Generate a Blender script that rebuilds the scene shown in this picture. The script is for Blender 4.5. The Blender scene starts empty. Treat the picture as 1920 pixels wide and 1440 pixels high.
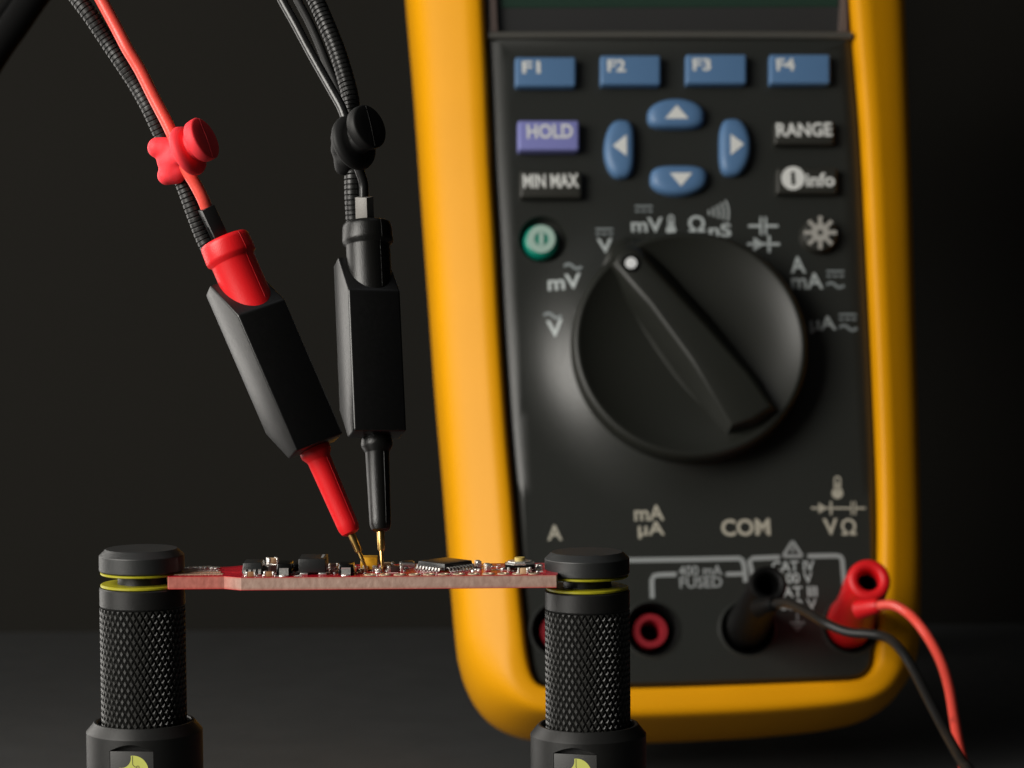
import bpy, bmesh, math, random
from mathutils import Vector, Matrix
from mathutils.geometry import delaunay_2d_cdt
# one Blender unit is one centimetre of the real bench
S = bpy.context.scene
R = math.radians
# ------------------------------------------------------------------ camera
FPX = 5120.0
PITCH, ROLL = R(3.52), R(0.5)
CAM = Vector((0, -33, 12))
FW = Vector((0, math.cos(PITCH), -math.sin(PITCH)))
UP0 = Vector((0, math.sin(PITCH), math.cos(PITCH)))
RT0 = Vector((1, 0, 0))
RT = RT0 * math.cos(ROLL) - UP0 * math.sin(ROLL)
UP = UP0 * math.cos(ROLL) + RT0 * math.sin(ROLL)
cd = bpy.data.cameras.new('camera')
cam = bpy.data.objects.new('camera', cd)
S.collection.objects.link(cam)
cam.matrix_world = Matrix(((RT.x, UP.x, -FW.x, CAM.x), (RT.y, UP.y, -FW.y, CAM.y), (RT.z, UP.z, -FW.z, CAM.z), (0, 0, 0, 1)))
cd.sensor_width = 36; cd.lens = 96; cd.clip_start = 1; cd.clip_end = 1000
cd.dof.use_dof = True; cd.dof.focus_distance = 33.35; cd.dof.aperture_fstop = 0.6; cd.dof.aperture_blades = 9
S.camera = cam
# ------------------------------------------------------------------ world and lamps
w = bpy.data.worlds.new('World'); S.world = w; w.use_nodes = True
w.node_tree.nodes['Background'].inputs[0].default_value = (0.9, 0.95, 1.0, 1)
w.node_tree.nodes['Background'].inputs[1].default_value = 0.006

def area(name, loc, aim, sx, sy, power, col):
    l = bpy.data.lights.new(name, 'AREA'); l.shape = 'RECTANGLE'; l.size = sx; l.size_y = sy
    l.energy = power; l.color = col
    o = bpy.data.objects.new(name, l); S.collection.objects.link(o)
    o.location = loc
    o.rotation_euler = (Vector(aim) - Vector(loc)).to_track_quat('-Z', 'Y').to_euler()
    return o
area('key_softbox', (-46, -27, 31), (3, 10, 7), 36, 40, 56000, (1, 0.965, 0.9))
area('side_softbox', (-25, 15, 13.5), (-2, 0, 9.5), 20, 26, 4600, (1, 0.96, 0.9))
area('top_fill', (0, 0, 60), (0, 6, 5), 40, 30, 900, (0.93, 0.96, 1.0))
S.view_settings.view_transform = 'Standard'; S.view_settings.look = 'None'
S.view_settings.exposure = 0; S.view_settings.gamma = 1

# ------------------------------------------------------------------ helpers
def ray(px, py):
    return FW + RT * ((px - 960) / FPX) - UP * ((py - 720) / FPX)
def P(px, py, Y):                       # world point seen at a pixel on the upright plane y = Y
    d = ray(px, py); return CAM + d * ((Y - CAM.y) / d.y)
def PZ(px, py, Z):                      # ... on the level plane z = Z
    d = ray(px, py); return CAM + d * ((Z - CAM.z) / d.z)

MATS = {}
def mat(name, col, rough=0.5, metal=0.0, spec=0.5, bump=0.0, bscale=40.0, var=0.0, vscale=6.0, coat=0.0, sss=0.0, trans=0.0, rvar=0.0):
    if name in MATS: return MATS[name]
    m = bpy.data.materials.new(name); m.use_nodes = True
    nt = m.node_tree; b = nt.nodes['Principled BSDF']
    b.inputs['Base Color'].default_value = (*col, 1); b.inputs['Roughness'].default_value = rough
    b.inputs['Metallic'].default_value = metal; b.inputs['Specular IOR Level'].default_value = spec
    b.inputs['Coat Weight'].default_value = coat
    if sss: b.inputs['Subsurface Weight'].default_value = sss; b.inputs['Subsurface Scale'].default_value = 0.08
    b.inputs['Transmission Weight'].default_value = trans
    tc = nt.nodes.new('ShaderNodeTexCoord')
    def noise(sc, det=4):
        n = nt.nodes.new('ShaderNodeTexNoise'); n.inputs['Scale'].default_value = sc; n.inputs['Detail'].default_value = det
        nt.links.new(tc.outputs['Object'], n.inputs['Vector']); return n
    if bump:
        n = noise(bscale); bn = nt.nodes.new('ShaderNodeBump'); bn.inputs['Strength'].default_value = bump
        bn.inputs['Distance'].default_value = 0.01
        nt.links.new(n.outputs['Fac'], bn.inputs['Height']); nt.links.new(bn.outputs['Normal'], b.inputs['Normal'])
    if var:
        n = noise(vscale); mx = nt.nodes.new('ShaderNodeMix'); mx.data_type = 'RGBA'
        mx.inputs[6].default_value = (*[c * (1 - var) for c in col], 1); mx.inputs[7].default_value = (*[min(1, c * (1 + var)) for c in col], 1)
        nt.links.new(n.outputs['Fac'], mx.inputs[0]); nt.links.new(mx.outputs[2], b.inputs['Base Color'])
    if rvar:
        n = noise(vscale * 3, 6); mr = nt.nodes.new('ShaderNodeMapRange')
        mr.inputs[3].default_value = max(0.02, rough - rvar); mr.inputs[4].default_value = min(1, rough + rvar)
        nt.links.new(n.outputs['Fac'], mr.inputs[0]); nt.links.new(mr.outputs[0], b.inputs['Roughness'])
    MATS[name] = m; return m

M_CASE = mat('meter_case_plastic', (0.0205, 0.022, 0.0195), 0.36, bump=0.25, bscale=28, rvar=0.06)
M_KNOB = mat('knob_plastic', (0.014, 0.015, 0.012), 0.42, spec=0.38, bump=0.15, bscale=25)
M_YEL = mat('holster_rubber', (0.80, 0.345, 0.0015), 0.45, spec=0.22, bump=0.12, bscale=20, var=0.04, vscale=0.7)
M_BLUE = mat('blue_button_rubber', (0.085, 0.18, 0.34), 0.45, bump=0.1)
M_PUR = mat('purple_button_rubber', (0.20, 0.21, 0.50), 0.45, bump=0.1)
M_BBTN = mat('black_button_rubber', (0.022, 0.022, 0.018), 0.45, bump=0.1)
M_GREEN = mat('green_button', (0.0, 0.22, 0.15), 0.35)
M_PRINT = mat('print_white', (0.42, 0.46, 0.46), 0.6)
M_PRINTB = mat('print_bright', (0.68, 0.69, 0.67), 0.6)
M_PRINTC = mat('print_cream', (0.40, 0.38, 0.31), 0.6)
M_GREY2 = mat('print_line', (0.27, 0.29, 0.29), 0.6)
M_GREY = mat('print_grey', (0.19, 0.215, 0.22), 0.6)
M_JACK = mat('jack_red', (0.27, 0.012, 0.02), 0.4)
M_HOLE = mat('jack_bore', (0.002, 0.002, 0.002), 0.6, spec=0.08)
M_LCD = mat('display_glass', (0.018, 0.04, 0.028), 0.25)
M_BEZ = mat('screen_frame', (0.030, 0.030, 0.030), 0.3)
M_LENS = mat('lens_edge', (0.13, 0.10, 0.09), 0.3)
M_RED = mat('red_rubber', (0.72, 0.008, 0.012), 0.42, spec=0.45, bump=0.2, bscale=60, sss=0.15)
M_SIL = mat('red_silicone', (0.92, 0.045, 0.06), 0.6, spec=0.35, bump=0.06, bscale=70, sss=0.25)
M_REDC = mat('red_cable_jacket', (0.85, 0.085, 0.06), 0.33, spec=0.6, bump=0.15, bscale=30, var=0.12, vscale=14)
M_BLKC = mat('black_cable_jacket', (0.010, 0.010, 0.010), 0.3, spec=0.6, bump=0.2, bscale=30)
M_BLKR = mat('black_rubber', (0.005, 0.005, 0.0045), 0.33, spec=0.5, bump=0.35, bscale=90)
M_BLKS = mat('black_silicone', (0.009, 0.009, 0.009), 0.6, spec=0.35, bump=0.08, bscale=70)
M_BODY = mat('probe_body_plastic', (0.0035, 0.0035, 0.0035), 0.34, spec=0.6, bump=0.08, bscale=120, rvar=0.05)
M_GOOSE = mat('gooseneck_metal', (0.008, 0.008, 0.0075), 0.4, metal=0.0, spec=0.6, bump=0.1, bscale=60)
M_GOLD = mat('gold_plating', (0.78, 0.50, 0.16), 0.3, metal=1.0)
M_ANOD = mat('anodised_aluminium', (0.0085, 0.0085, 0.008), 0.42, spec=0.5, bump=0.2, bscale=110, rvar=0.06)
M_ANODC = mat('anodised_cap', (0.014, 0.015, 0.015), 0.45, spec=0.6, bump=0.25, bscale=140)
M_WASH = mat('yellow_washer', (0.34, 0.31, 0.010), 0.45, bump=0.4, bscale=40, var=0.25, vscale=9)
M_SOLD = mat('solder', (0.72, 0.70, 0.66), 0.32, metal=0.9, bump=0.7, bscale=60)
M_LEAD = mat('tinned_lead', (0.72, 0.71, 0.68), 0.3, metal=0.85, bump=0.4, bscale=70)
M_CHIP = mat('chip_epoxy', (0.017, 0.018, 0.018), 0.32, spec=0.45, bump=0.2, bscale=150)
M_CHIPG = mat('chip_gloss_epoxy', (0.004, 0.004, 0.004), 0.18, spec=0.6)
M_CERA = mat('ceramic_capacitor', (0.27, 0.13, 0.055), 0.45, bump=0.3, bscale=100)
M_CERB = mat('pale_ceramic', (0.55, 0.36, 0.20), 0.5, bump=0.3, bscale=100)
M_TANT = mat('tantalum_yellow', (0.70, 0.36, 0.02), 0.35, bump=0.2, bscale=80)
M_TANTD = mat('tantalum_stripe', (0.35, 0.15, 0.02), 0.4)
M_SILK = mat('silkscreen_white', (0.74, 0.70, 0.66), 0.6)
M_PAD = mat('bare_pad', (0.70, 0.55, 0.38), 0.35, metal=0.6, bump=0.6, bscale=60)
M_TRACE = mat('masked_trace', (0.60, 0.03, 0.04), 0.3)
M_LOGO = mat('logo_yellow', (0.50, 0.52, 0.11), 0.5)
M_LABEL = mat('badge_grey', (0.028, 0.028, 0.027), 0.5, bump=0.2, bscale=80)

def link(o): S.collection.objects.link(o); return o
def wloc(o):
    v = Vector((0, 0, 0))
    while o is not None: v += o.location; o = o.parent
    return v
def thing(name, label, cat, loc=(0, 0, 0), group=None):
    o = bpy.data.objects.new(name, None); o.empty_display_size = 0.5; link(o); o.location = loc
    o['label'] = label; o['category'] = cat
    if group: o['group'] = group
    return o
def finish(name, me, m, parent=None, smooth=40, mw=None):
    me.materials.clear(); me.materials.append(m)
    if smooth:
        for p in me.polygons: p.use_smooth = True
        me.set_sharp_from_angle(angle=R(smooth))
    o = bpy.data.objects.new(name, me); link(o)
    if parent is not None:
        o.parent = parent; W = wloc(parent)
        if mw is not None:
            q = mw.copy(); q.translation = q.translation - W; o.matrix_local = q
        else: me.transform(Matrix.Translation(-W))
    elif mw is not None: o.matrix_world = mw
    return o
def bobj(name, bm, m, parent=None, smooth=40, mw=None, recalc=True):
    if recalc: bmesh.ops.recalc_face_normals(bm, faces=bm.faces)
    me = bpy.data.meshes.new(name); bm.to_mesh(me); bm.free()
    return finish(name, me, m, parent, smooth, mw)
def frame(o, x, y, z):
    return Matrix(((x.x, y.x, z.x, o.x), (x.y, y.y, z.y, o.y), (x.z, y.z, z.z, o.z), (0, 0, 0, 1)))
def box(bm, M, sx, sy, sz, bev=0.0, seg=2, top=(1, 1), c=(0, 0, 0)):
    vs = []
    for z in (-1, 1):
        k = top if z > 0 else (1, 1)
        for x, y in ((-1, -1), (1, -1), (1, 1), (-1, 1)):
            vs.append(bm.verts.new(M @ Vector((c[0] + x * sx / 2 * k[0], c[1] + y * sy / 2 * k[1], c[2] + z * sz / 2))))
    fs = [bm.faces.new([vs[i] for i in f]) for f in ((0, 3, 2, 1), (4, 5, 6, 7), (0, 1, 5, 4), (1, 2, 6, 5), (2, 3, 7, 6), (3, 0, 4, 7))]
    if bev:
        es = {e for f in fs for e in f.edges}
        bmesh.ops.bevel(bm, geom=list(es), offset=bev, segments=seg, affect='EDGES', profile=0.5)
def prism(bm, M, pts, z0, z1, bev=0.0, seg=2, topscale=1.0):
    cx = sum(p[0] for p in pts) / len(pts); cy = sum(p[1] for p in pts) / len(pts)
    a = [bm.verts.new(M @ Vector((p[0], p[1], z0))) for p in pts]
    b = [bm.verts.new(M @ Vector((cx + (p[0] - cx) * topscale, cy + (p[1] - cy) * topscale, z1))) for p in pts]
    n = len(pts)
    ft = bm.faces.new(b); bm.faces.new(a[::-1])
    for i in range(n): bm.faces.new((a[i], a[(i + 1) % n], b[(i + 1) % n], b[i]))
    if bev: bmesh.ops.bevel(bm, geom=list(ft.edges), offset=bev, segments=seg, affect='EDGES', profile=0.5)
def lathe(bm, M, prof, n=48, a0=0.0, a1=2 * math.pi, close=True):
    # prof: (radius, z); a radius of 0 makes a pole
    rings = []
    full = abs(a1 - a0 - 2 * math.pi) < 1e-6
    for r, z in prof:
        if r <= 1e-7: rings.append([bm.verts.new(M @ Vector((0, 0, z)))])
        else: rings.append([bm.verts.new(M @ Vector((r * math.cos(a0 + (a1 - a0) * i / n), r * math.sin(a0 + (a1 - a0) * i / n), z))) for i in range(n)])
    for A, B in zip(rings, rings[1:]):
        for i in range(n):
            j = (i + 1) % n
            if len(A) == 1 and len(B) == 1: continue
            if len(A) == 1: bm.faces.new((A[0], B[i], B[j]))
            elif len(B) == 1: bm.faces.new((A[i], A[j], B[0]))
            else: bm.faces.new((A[i], A[j], B[j], B[i]))
def catmull(pts, step):
    pts = [Vector(p) for p in pts]
    q = [pts[0] * 2 - pts[1]] + pts + [pts[-1] * 2 - pts[-2]]
    out = []
    for i in range(1, len(q) - 2):
        a, b, c, d = q[i - 1], q[i], q[i + 1], q[i + 2]
        for k in range(12):
            t = k / 12
            out.append(0.5 * ((2 * b) + (c - a) * t + (2 * a - 5 * b + 4 * c - d) * t * t + (3 * b - a - 3 * c + d) * t ** 3))
    out.append(pts[-1])
    return resample(out, step=step)
def resample(out, step=None, n=None):
    L = [0]
    for a, b in zip(out, out[1:]): L.append(L[-1] + (b - a).length)
    if n is None: n = max(2, int(L[-1] / step) + 1)
    res = []; j = 0
    for k in range(n):
        s = L[-1] * k / (n - 1)
        while j < len(L) - 2 and L[j + 1] < s: j += 1
        d = L[j + 1] - L[j]
        res.append(out[j].lerp(out[j + 1], (s - L[j]) / d if d else 0))
    return res
def tube(bm, path, rad, n=16, cap=True):
    # rad: number or function of arc length
    t = (path[1] - path[0]).normalized(); x = t.orthogonal().normalized(); rings = []; s = 0
    for i, p in enumerate(path):
        if i: s += (p - path[i - 1]).length
        t = (path[min(i + 1, len(path) - 1)] - path[max(i - 1, 0)]).normalized()
        x = (x - t * x.dot(t)).normalized(); y = t.cross(x)
        r = rad(s) if callable(rad) else rad
        rings.append([bm.verts.new(p + (x * math.cos(2 * math.pi * k / n) + y * math.sin(2 * math.pi * k / n)) * r) for k in range(n)])
    for A, B in zip(rings, rings[1:]):
        for k in range(n): bm.faces.new((A[k], A[(k + 1) % n], B[(k + 1) % n], B[k]))
    if cap: bm.faces.new(rings[0][::-1]); bm.faces.new(rings[-1])
def axisframe(a, b, hint=Vector((0, 1, 0))):
    z = (b - a).normalized(); x = (hint - z * hint.dot(z)).normalized(); y = z.cross(x)
    return frame(a, x, y, z)
I4 = Matrix.Identity(4)

# ------------------------------------------------------------------ setting
def struct(name, bm, m):
    o = bobj(name, bm, m, smooth=0); o['kind'] = 'structure'; return o
M_TABLE = mat('desk_laminate', (0.066, 0.068, 0.069), 0.42, spec=0.4, bump=0.3, bscale=14, var=0.15, vscale=0.8, rvar=0.08)
M_WALL = mat('backdrop_paint', (0.0115, 0.0106, 0.0083), 0.8, spec=0.2, bump=0.3, bscale=6, var=0.08, vscale=0.15)
bm = bmesh.new(); box(bm, I4, 260, 104, 3, 0, c=(0, -5.5, -1.5)); struct('tabletop', bm, M_TABLE)
bm = bmesh.new(); box(bm, I4, 320, 3, 160, 0, c=(0, 47.6, 60)); struct('backdrop', bm, M_WALL)

# ------------------------------------------------------------------ multimeter
TH, RHO, MR = R(4.0), R(18.5), R(0.2)
u0 = Vector((math.cos(TH), math.sin(TH), 0))
v0 = Vector((-math.sin(TH) * math.sin(RHO), math.cos(TH) * math.sin(RHO), math.cos(RHO)))
MN = u0.cross(v0)
MU = u0 * math.cos(MR) + v0 * math.sin(MR); MV = v0 * math.cos(MR) - u0 * math.sin(MR)
MO = P(1293, 650, 24.5)
MF = frame(MO, MU, MV, MN)
def F(px, py, h=0.0):                    # face coordinates (u, v) of a pixel at height h over the panel
    d = ray(px, py); t = ((MO + MN * h - CAM).dot(MN)) / d.dot(MN); q = CAM + d * t - MO
    return Vector((q.dot(MU), q.dot(MV)))
def FM(u, v, h=0.0): return MO + MU * u + MV * v + MN * h
KC = F(1293, 650, 0.3)
def ph(u, v):                            # panel relief: the shallow dome round the knob
    r = math.hypot(u - KC.x, v - KC.y)
    t = max(0.0, (r - 2.40) / 1.35)
    if t >= 1 or r < 1e-6: return 0.0
    f = min(1.0, max(0.0, ((KC.x - u) * 0.93 + (KC.y - v) * 0.36) / r / 0.9 + 0.25)); f = f * f * (3 - 2 * f)
    return 0.37 * (1 - t) ** 2.1 * f
meter = thing('multimeter', 'yellow and dark grey digital multimeter leaning back behind the circuit board', 'multimeter', FM(0, -8.6, -2.5))

SL = 26
def segs(pxs, h, tops):
    out = []
    for si, s in enumerate(pxs):
        hh = h if isinstance(h, tuple) else (h,) * 5
        pts = []
        for k, (x, y) in enumerate(s):
            t = k / (len(s) - 1)
            if si == 1: q = hh[0] + (hh[2] - hh[0]) * t
            elif si == 3: q = hh[2] + (hh[4] - hh[2]) * t
            else: q = hh[si]
            pts.append(Vector((*F(x, y, q), 0)))
        out.append(pts)
    def ext(p, q):
        d = p - q; return p + d * ((tops[0][1] - p.y) / d.y)
    out[0] = [ext(out[0][0], out[0][1])] + out[0]; out[-1] = out[-1] + [ext(out[-1][-1], out[-1][-2])]
    return out
inn = segs([[(915, 66), (919, 150), (925, 300), (934, 450), (943, 620), (955, 800), (968, 950), (979, 1090), (992, 1215)],
            [(992, 1215), (998, 1255), (1004, 1274), (1014, 1284), (1030, 1289)],
            [(1030, 1289), (1200, 1288), (1400, 1282), (1590, 1275)],
            [(1590, 1275), (1612, 1271), (1628, 1261), (1637, 1245), (1641, 1215)],
            [(1641, 1215), (1644, 1100), (1645, 950), (1638, 750), (1626, 500), (1613, 250), (1598, 66)]],
           0.0, [(-4.25, 11.2), (4.2, 11.2)])
outr = segs([[(763, 0), (776, 150), (789, 330), (803, 520), (816, 700), (829, 850), (841, 1000), (852, 1140), (858, 1205)],
             [(858, 1205), (868, 1258), (890, 1312), (925, 1352), (975, 1378), (1040, 1390)],
             [(1040, 1390), (1200, 1391), (1400, 1382), (1530, 1370), (1575, 1362)],
             [(1575, 1362), (1615, 1351), (1662, 1325), (1700, 1280), (1722, 1225), (1728, 1150)],
             [(1728, 1150), (1727, 1000), (1722, 800), (1716, 600), (1709, 330), (1698, 0)]],
            (-1.7, 0, -2.4, 0, -0.7), [(-6.15, 11.4), (5.7, 11.4)])
CNT = [40, 14, 24, 14, 40]
def contour(sg):
    c = []
    for s, n in zip(sg, CNT):
        d = []
        for p in catmull(s, 0.05): d.append(p)
        d = resample(d, n=n + 1); c += d[:-1]
    c.append(sg[-1][-1])
    # round the top off
    a = c[-1]; b = c[0]
    cr = 1.2
    top = []
    for k in range(1, 7):
        t = math.pi / 2 * k / 6; top.append(Vector((a.x - cr * (1 - math.cos(t)), a.y + cr * math.sin(t), 0)))
    for k in range(1, 8): top.append(Vector((a.x - cr + (b.x + cr - a.x + cr) * k / 8, a.y + cr, 0)))
    for k in range(0, 6):
        t = math.pi / 2 * (1 - k / 6); top.append(Vector((b.x + cr * (1 - math.cos(t)), b.y + cr * math.sin(t), 0)))
    return c + top
CI = contour(inn); CO = contour(outr)
prof = [(0.0, -0.5), (0.015, -0.12), (0.05, 0.12), (0.10, 0.19), (0.16, 0.21), (0.30, 0.215), (0.46, 0.215), (0.60, 0.205), (0.70, 0.165), (0.76, 0.09),
        (0.79, 0.0), (0.82, -0.2), (0.85, -0.55), (0.90, -1.1), (0.96, -1.8), (1.0, -2.4), (0.97, -2.8), (0.88, -3.4), (0.74, -3.9), (0.5, -4.4), (0.2, -4.7)]
prof2 = [(0.0, -0.5), (0.015, -0.12), (0.055, 0.12), (0.1, 0.19), (0.14, 0.21), (0.20, 0.215), (0.26, 0.21), (0.32, 0.19), (0.385, 0.15), (0.45, 0.115),
         (0.54, 0.06), (0.65, -0.01), (0.77, -0.10), (0.87, -0.22), (0.94, -0.40), (0.985, -0.75), (1.0, -1.5), (0.985, -2.6), (0.95, -3.6), (0.75, -4.5), (0.3, -4.7)]
bm = bmesh.new(); rows = []
ks = []
for i in range(len(CI)):
    if i <= 40: ks.append(1.0)
    elif i < 54: ks.append(1 - (i - 40) / 14)
    elif i <= 78: ks.append(0.0)
    elif i < 92: ks.append((i - 78) / 14)
    else: ks.append(1.0)
for _ in range(2): ks = [sum(ks[(i + j) % len(ks)] for j in range(-2, 3)) / 5 for i in range(len(ks))]
for (s1, h1_), (s2, h2_) in zip(prof, prof2):
    rows.append([bm.verts.new(FM(*(a.lerp(b, s1 + (s2 - s1) * k)).xy, h1_ + (h2_ - h1_) * k)) for a, b, k in zip(CI, CO, ks)])
n = len(CI)
for A, B in zip(rows, rows[1:]):
    for i in range(n): bm.faces.new((A[i], B[i], B[(i + 1) % n], A[(i + 1) % n]))
bm.faces.new(rows[-1][::-1])
bobj('holster', bm, M_YEL, meter, smooth=60)

# face panel with its relief, wells for jacks and power key
def inset(c, d):
    o = []
    for i in range(len(c)):
        t = (c[(i + 1) % len(c)] - c[i - 1]).normalized(); nn = Vector((-t.y, t.x, 0)); o.append(c[i] + nn * (d(c[i]) if callable(d) else d))
    return o
vtop = F(1250, 66)[1]
body = [p for p in CI if p.y < vtop - 0.05]
tl = F(915, 68); tr = F(1598, 68)
loopo = [Vector((tl.x, tl.y, 0))] + body + [Vector((tr.x, tr.y, 0))]
area2 = sum(a.x * b.y - b.x * a.y for a, b in zip(loopo, loopo[1:] + loopo[:1]))
sgn = 1 if area2 > 0 else -1
bevw = lambda p: 0.09 + 0.17 * min(1.0, max(0.0, (p.y + 6.6) / 7.0))
loopi = inset(loopo, lambda p: sgn * bevw(p))
loopi[0] = Vector((tl.x + 0.26, tl.y - 0.08, 0)); loopi[1].y = min(loopi[1].y, loopi[0].y - 0.05)
loopi[-1] = Vector((tr.x - 0.1, tr.y - 0.08, 0)); loopi[-2].y = min(loopi[-2].y, loopi[-1].y - 0.05)
JACKS = [F(1047, 1181), F(1222, 1180), F(1402, 1178), F(1595, 1174)]
JR = 0.525
PWR = F(1019, 449); PR = 0.53
pts = [p.xy for p in loopi]; n1 = len(pts)
cons = [(i, (i + 1) % n1) for i in range(n1)]
holes = [(c, JR) for c in JACKS] + [(PWR, PR)]
for c, r in holes:
    b = len(pts)
    for k in range(40): pts.append(Vector((c.x + r * math.cos(2 * math.pi * k / 40), c.y + r * math.sin(2 * math.pi * k / 40))))
    cons += [(b + k, b + (k + 1) % 40) for k in range(40)]
def inpoly(p, poly):
    c = False
    for a, b in zip(poly, poly[1:] + poly[:1]):
        if (a.y > p[1]) != (b.y > p[1]) and p[0] < (b.x - a.x) * (p[1] - a.y) / (b.y - a.y) + a.x: c = not c
    return c
inner = inset(loopo, lambda p: sgn * (bevw(p) + 0.1))
y = -8.0
while y < vtop - 0.2:
    x = -4.4
    while x < 4.4:
        near = math.hypot(x - KC.x, y - KC.y)
        if inpoly((x, y), inner) and all(math.hypot(x - c.x, y - c.y) > r + 0.06 for c, r in holes) and near > 1.2: pts.append(Vector((x, y)))
        x += 0.14
    y += 0.14
vs, _, fs, _, _, _ = delaunay_2d_cdt(pts, cons, [], 1, 1e-6)
bm = bmesh.new(); bv = [bm.verts.new(FM(p.x, p.y, ph(p.x, p.y))) for p in vs]
for f in fs:
    c = sum((vs[i] for i in f), Vector((0, 0))) / len(f)
    if any(math.hypot(c.x - q.x, c.y - q.y) < r - 0.001 for q, r in holes): continue
    bm.faces.new([bv[i] for i in f])
lo = [bm.verts.new(FM(p.x, p.y, -0.30)) for p in loopo]
mid = [bm.verts.new(FM(*(a.lerp(b, 0.12)).xy, -0.11)) for a, b in zip(loopo, loopi)]
for i in range(n1):
    j = (i + 1) % n1
    if i == n1 - 1: pass
    bm.faces.new((lo[i], lo[j], mid[j], mid[i])); bm.faces.new((mid[i], mid[j], bv[j], bv[i]))
bmesh.ops.remove_doubles(bm, verts=bm.verts, dist=1e-4)
panel = bobj('face_panel', bm, M_CASE, meter, smooth=35)

# lip along the top of the panel, screen frame, display
bm = bmesh.new()
a = FM(tl.x + 0.02, tl.y, 0.0); b = FM(tr.x - 0.02, tr.y, 0.0)
tube(bm, [a.lerp(b, k / 20) + MN * (0.03 + 0.04 * math.sin(math.pi * k / 20)) for k in range(21)], 0.085, 12)
bobj('panel_lip', bm, mat('lip_highlight_plastic', (0.075, 0.073, 0.065), 0.4), meter)  # case plastic lightened: the highlight along the lip is put into its colour
bm = bmesh.new()
q0 = F(905, 72, -0.3); q1 = F(1612, 72, -0.3)
prism(bm, MF, [(q0.x, q0.y), (q1.x, q1.y), (4.25, 11.9), (-4.3, 11.9)], -0.9, -0.28)
sf = bobj('screen_frame', bm, M_BEZ, meter, smooth=0)
bm = bmesh.new()
q0 = F(938, 14, -0.25); q1 = F(1572, 12, -0.25)
prism(bm, MF, [(q0.x, q0.y), (q1.x, q1.y), (q1.x + 0.15, 11.0), (q0.x - 0.15, 11.0)], -0.32, -0.26, 0.02)
bobj('display', bm, M_LCD, meter, smooth=0)
for x0, x1, x2, x3 in ((917, 930, 919, 933), (1577, 1588, 1573, 1590)):
    bm = bmesh.new()
    A = F(x0, -5, -0.1); B = F(x1, -5, -0.1); C_ = F(x3, 60, -0.1); D = F(x2, 60, -0.1)
    k = (11.0 - A.y) / (A.y - D.y)
    prism(bm, MF, [tuple(D), tuple(C_), tuple(B + (B - C_) * k * 0.9), tuple(A + (A - D) * k * 0.9)], -0.29, -0.08, 0.02)
    bobj('lens_edge', bm, M_LENS, meter)

# ---- printed marks
def text_mesh(txt, size, bold=0.02):
    cu = bpy.data.curves.new('t', 'FONT'); cu.body = txt; cu.size = size; cu.offset = bold * size
    cu.align_x = 'CENTER'; cu.align_y = 'CENTER'; cu.resolution_u = 3
    o = bpy.data.objects.new('t', cu); link(o)
    bpy.context.view_layer.update()
    me = bpy.data.meshes.new_from_object(o.evaluated_get(bpy.context.evaluated_depsgraph_get()))
    bpy.data.objects.remove(o); bpy.data.curves.remove(cu)
    return me
def mark_text(txt, px, py, wpx, hpx, m=None, parent=None, h=None, name='lettering', bold=0.02, shear=0):
    """flat print fitted to a width and height in the photograph's pixels, laid on the meter face"""
    me = text_mesh(txt, 1.0, bold)
    xs = [v.co.x for v in me.vertices]; ys = [v.co.y for v in me.vertices]
    cx, cy = (min(xs) + max(xs)) / 2, (min(ys) + max(ys)) / 2
    hh = h if h is not None else 0.0
    c = F(px, py, hh); e = F(px + wpx / 2, py, hh); g = F(px, py - hpx / 2, hh)
    sx = 2 * (e - c).length / (max(xs) - min(xs)); sy = 2 * (g - c).length / (max(ys) - min(ys))
    if h is None:
        c0 = c; c = F(px, py, ph(*c0))
    bm = bmesh.new(); bm.from_mesh(me); bpy.data.meshes.remove(me)
    bmesh.ops.triangulate(bm, faces=bm.faces)
    for v in bm.verts:
        x = c.x + (v.co.x - cx) * sx + (v.co.y - cy) * shear * sy; y_ = c.y + (v.co.y - cy) * sy
        hz = (ph(x, y_) + 0.012) if h is None else h
        v.co = FM(x, y_, hz)
    return bobj(name, bm, m or M_PRINT, parent or panel, smooth=0, recalc=False)
def mark_poly(polys, m=None, parent=None, h=None, name='printed_symbol'):
    """flat print from pixel polygons"""
    bm = bmesh.new()
    for pl in polys:
        vs_ = []
        for x, y_ in pl:
            c = F(x, y_, h or 0.0)
            if h is None: c = F(x, y_, ph(*c))
            vs_.append(bm.verts.new(FM(c.x, c.y, (ph(*c) + 0.012) if h is None else h)))
        bm.faces.new(vs_)
    for f in bm.faces:
        f.normal_update()
        if f.normal.dot(MN) < 0: f.normal_flip()
    return bobj(name, bm, m or M_PRINT, parent or panel, smooth=0, recalc=False)
def strip(pts, w_):
    """pixel polygons of a stroked polyline"""
    out = []
    P2 = [Vector(p) for p in pts]; L, Rr = [], []
    for i, p in enumerate(P2):
        t = (P2[min(i + 1, len(P2) - 1)] - P2[max(i - 1, 0)]).normalized(); nn = Vector((-t.y, t.x)) * w_ / 2
        L.append(p + nn); Rr.append(p - nn)
    for i in range(len(P2) - 1): out.append([L[i], L[i + 1], Rr[i + 1], Rr[i]])
    return out
def rct(x, y_, w_, h_): return [(x - w_ / 2, y_ - h_ / 2), (x + w_ / 2, y_ - h_ / 2), (x + w_ / 2, y_ + h_ / 2), (x - w_ / 2, y_ + h_ / 2)]
def disc(x, y_, r, n=24): return [(x + r * math.cos(2 * math.pi * k / n), y_ + r * math.sin(2 * math.pi * k / n)) for k in range(n)]
def ringp(x, y_, r0, r1, n=32, a0=0, a1=360):
    return [[(x + r * math.cos(R(a0 + (a1 - a0) * k_ / n)), y_ + r * math.sin(R(a0 + (a1 - a0) * k_ / n))) for r, k_ in ((r0, k), (r1, k), (r1, k + 1), (r0, k + 1))] for k in range(n)]
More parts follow.
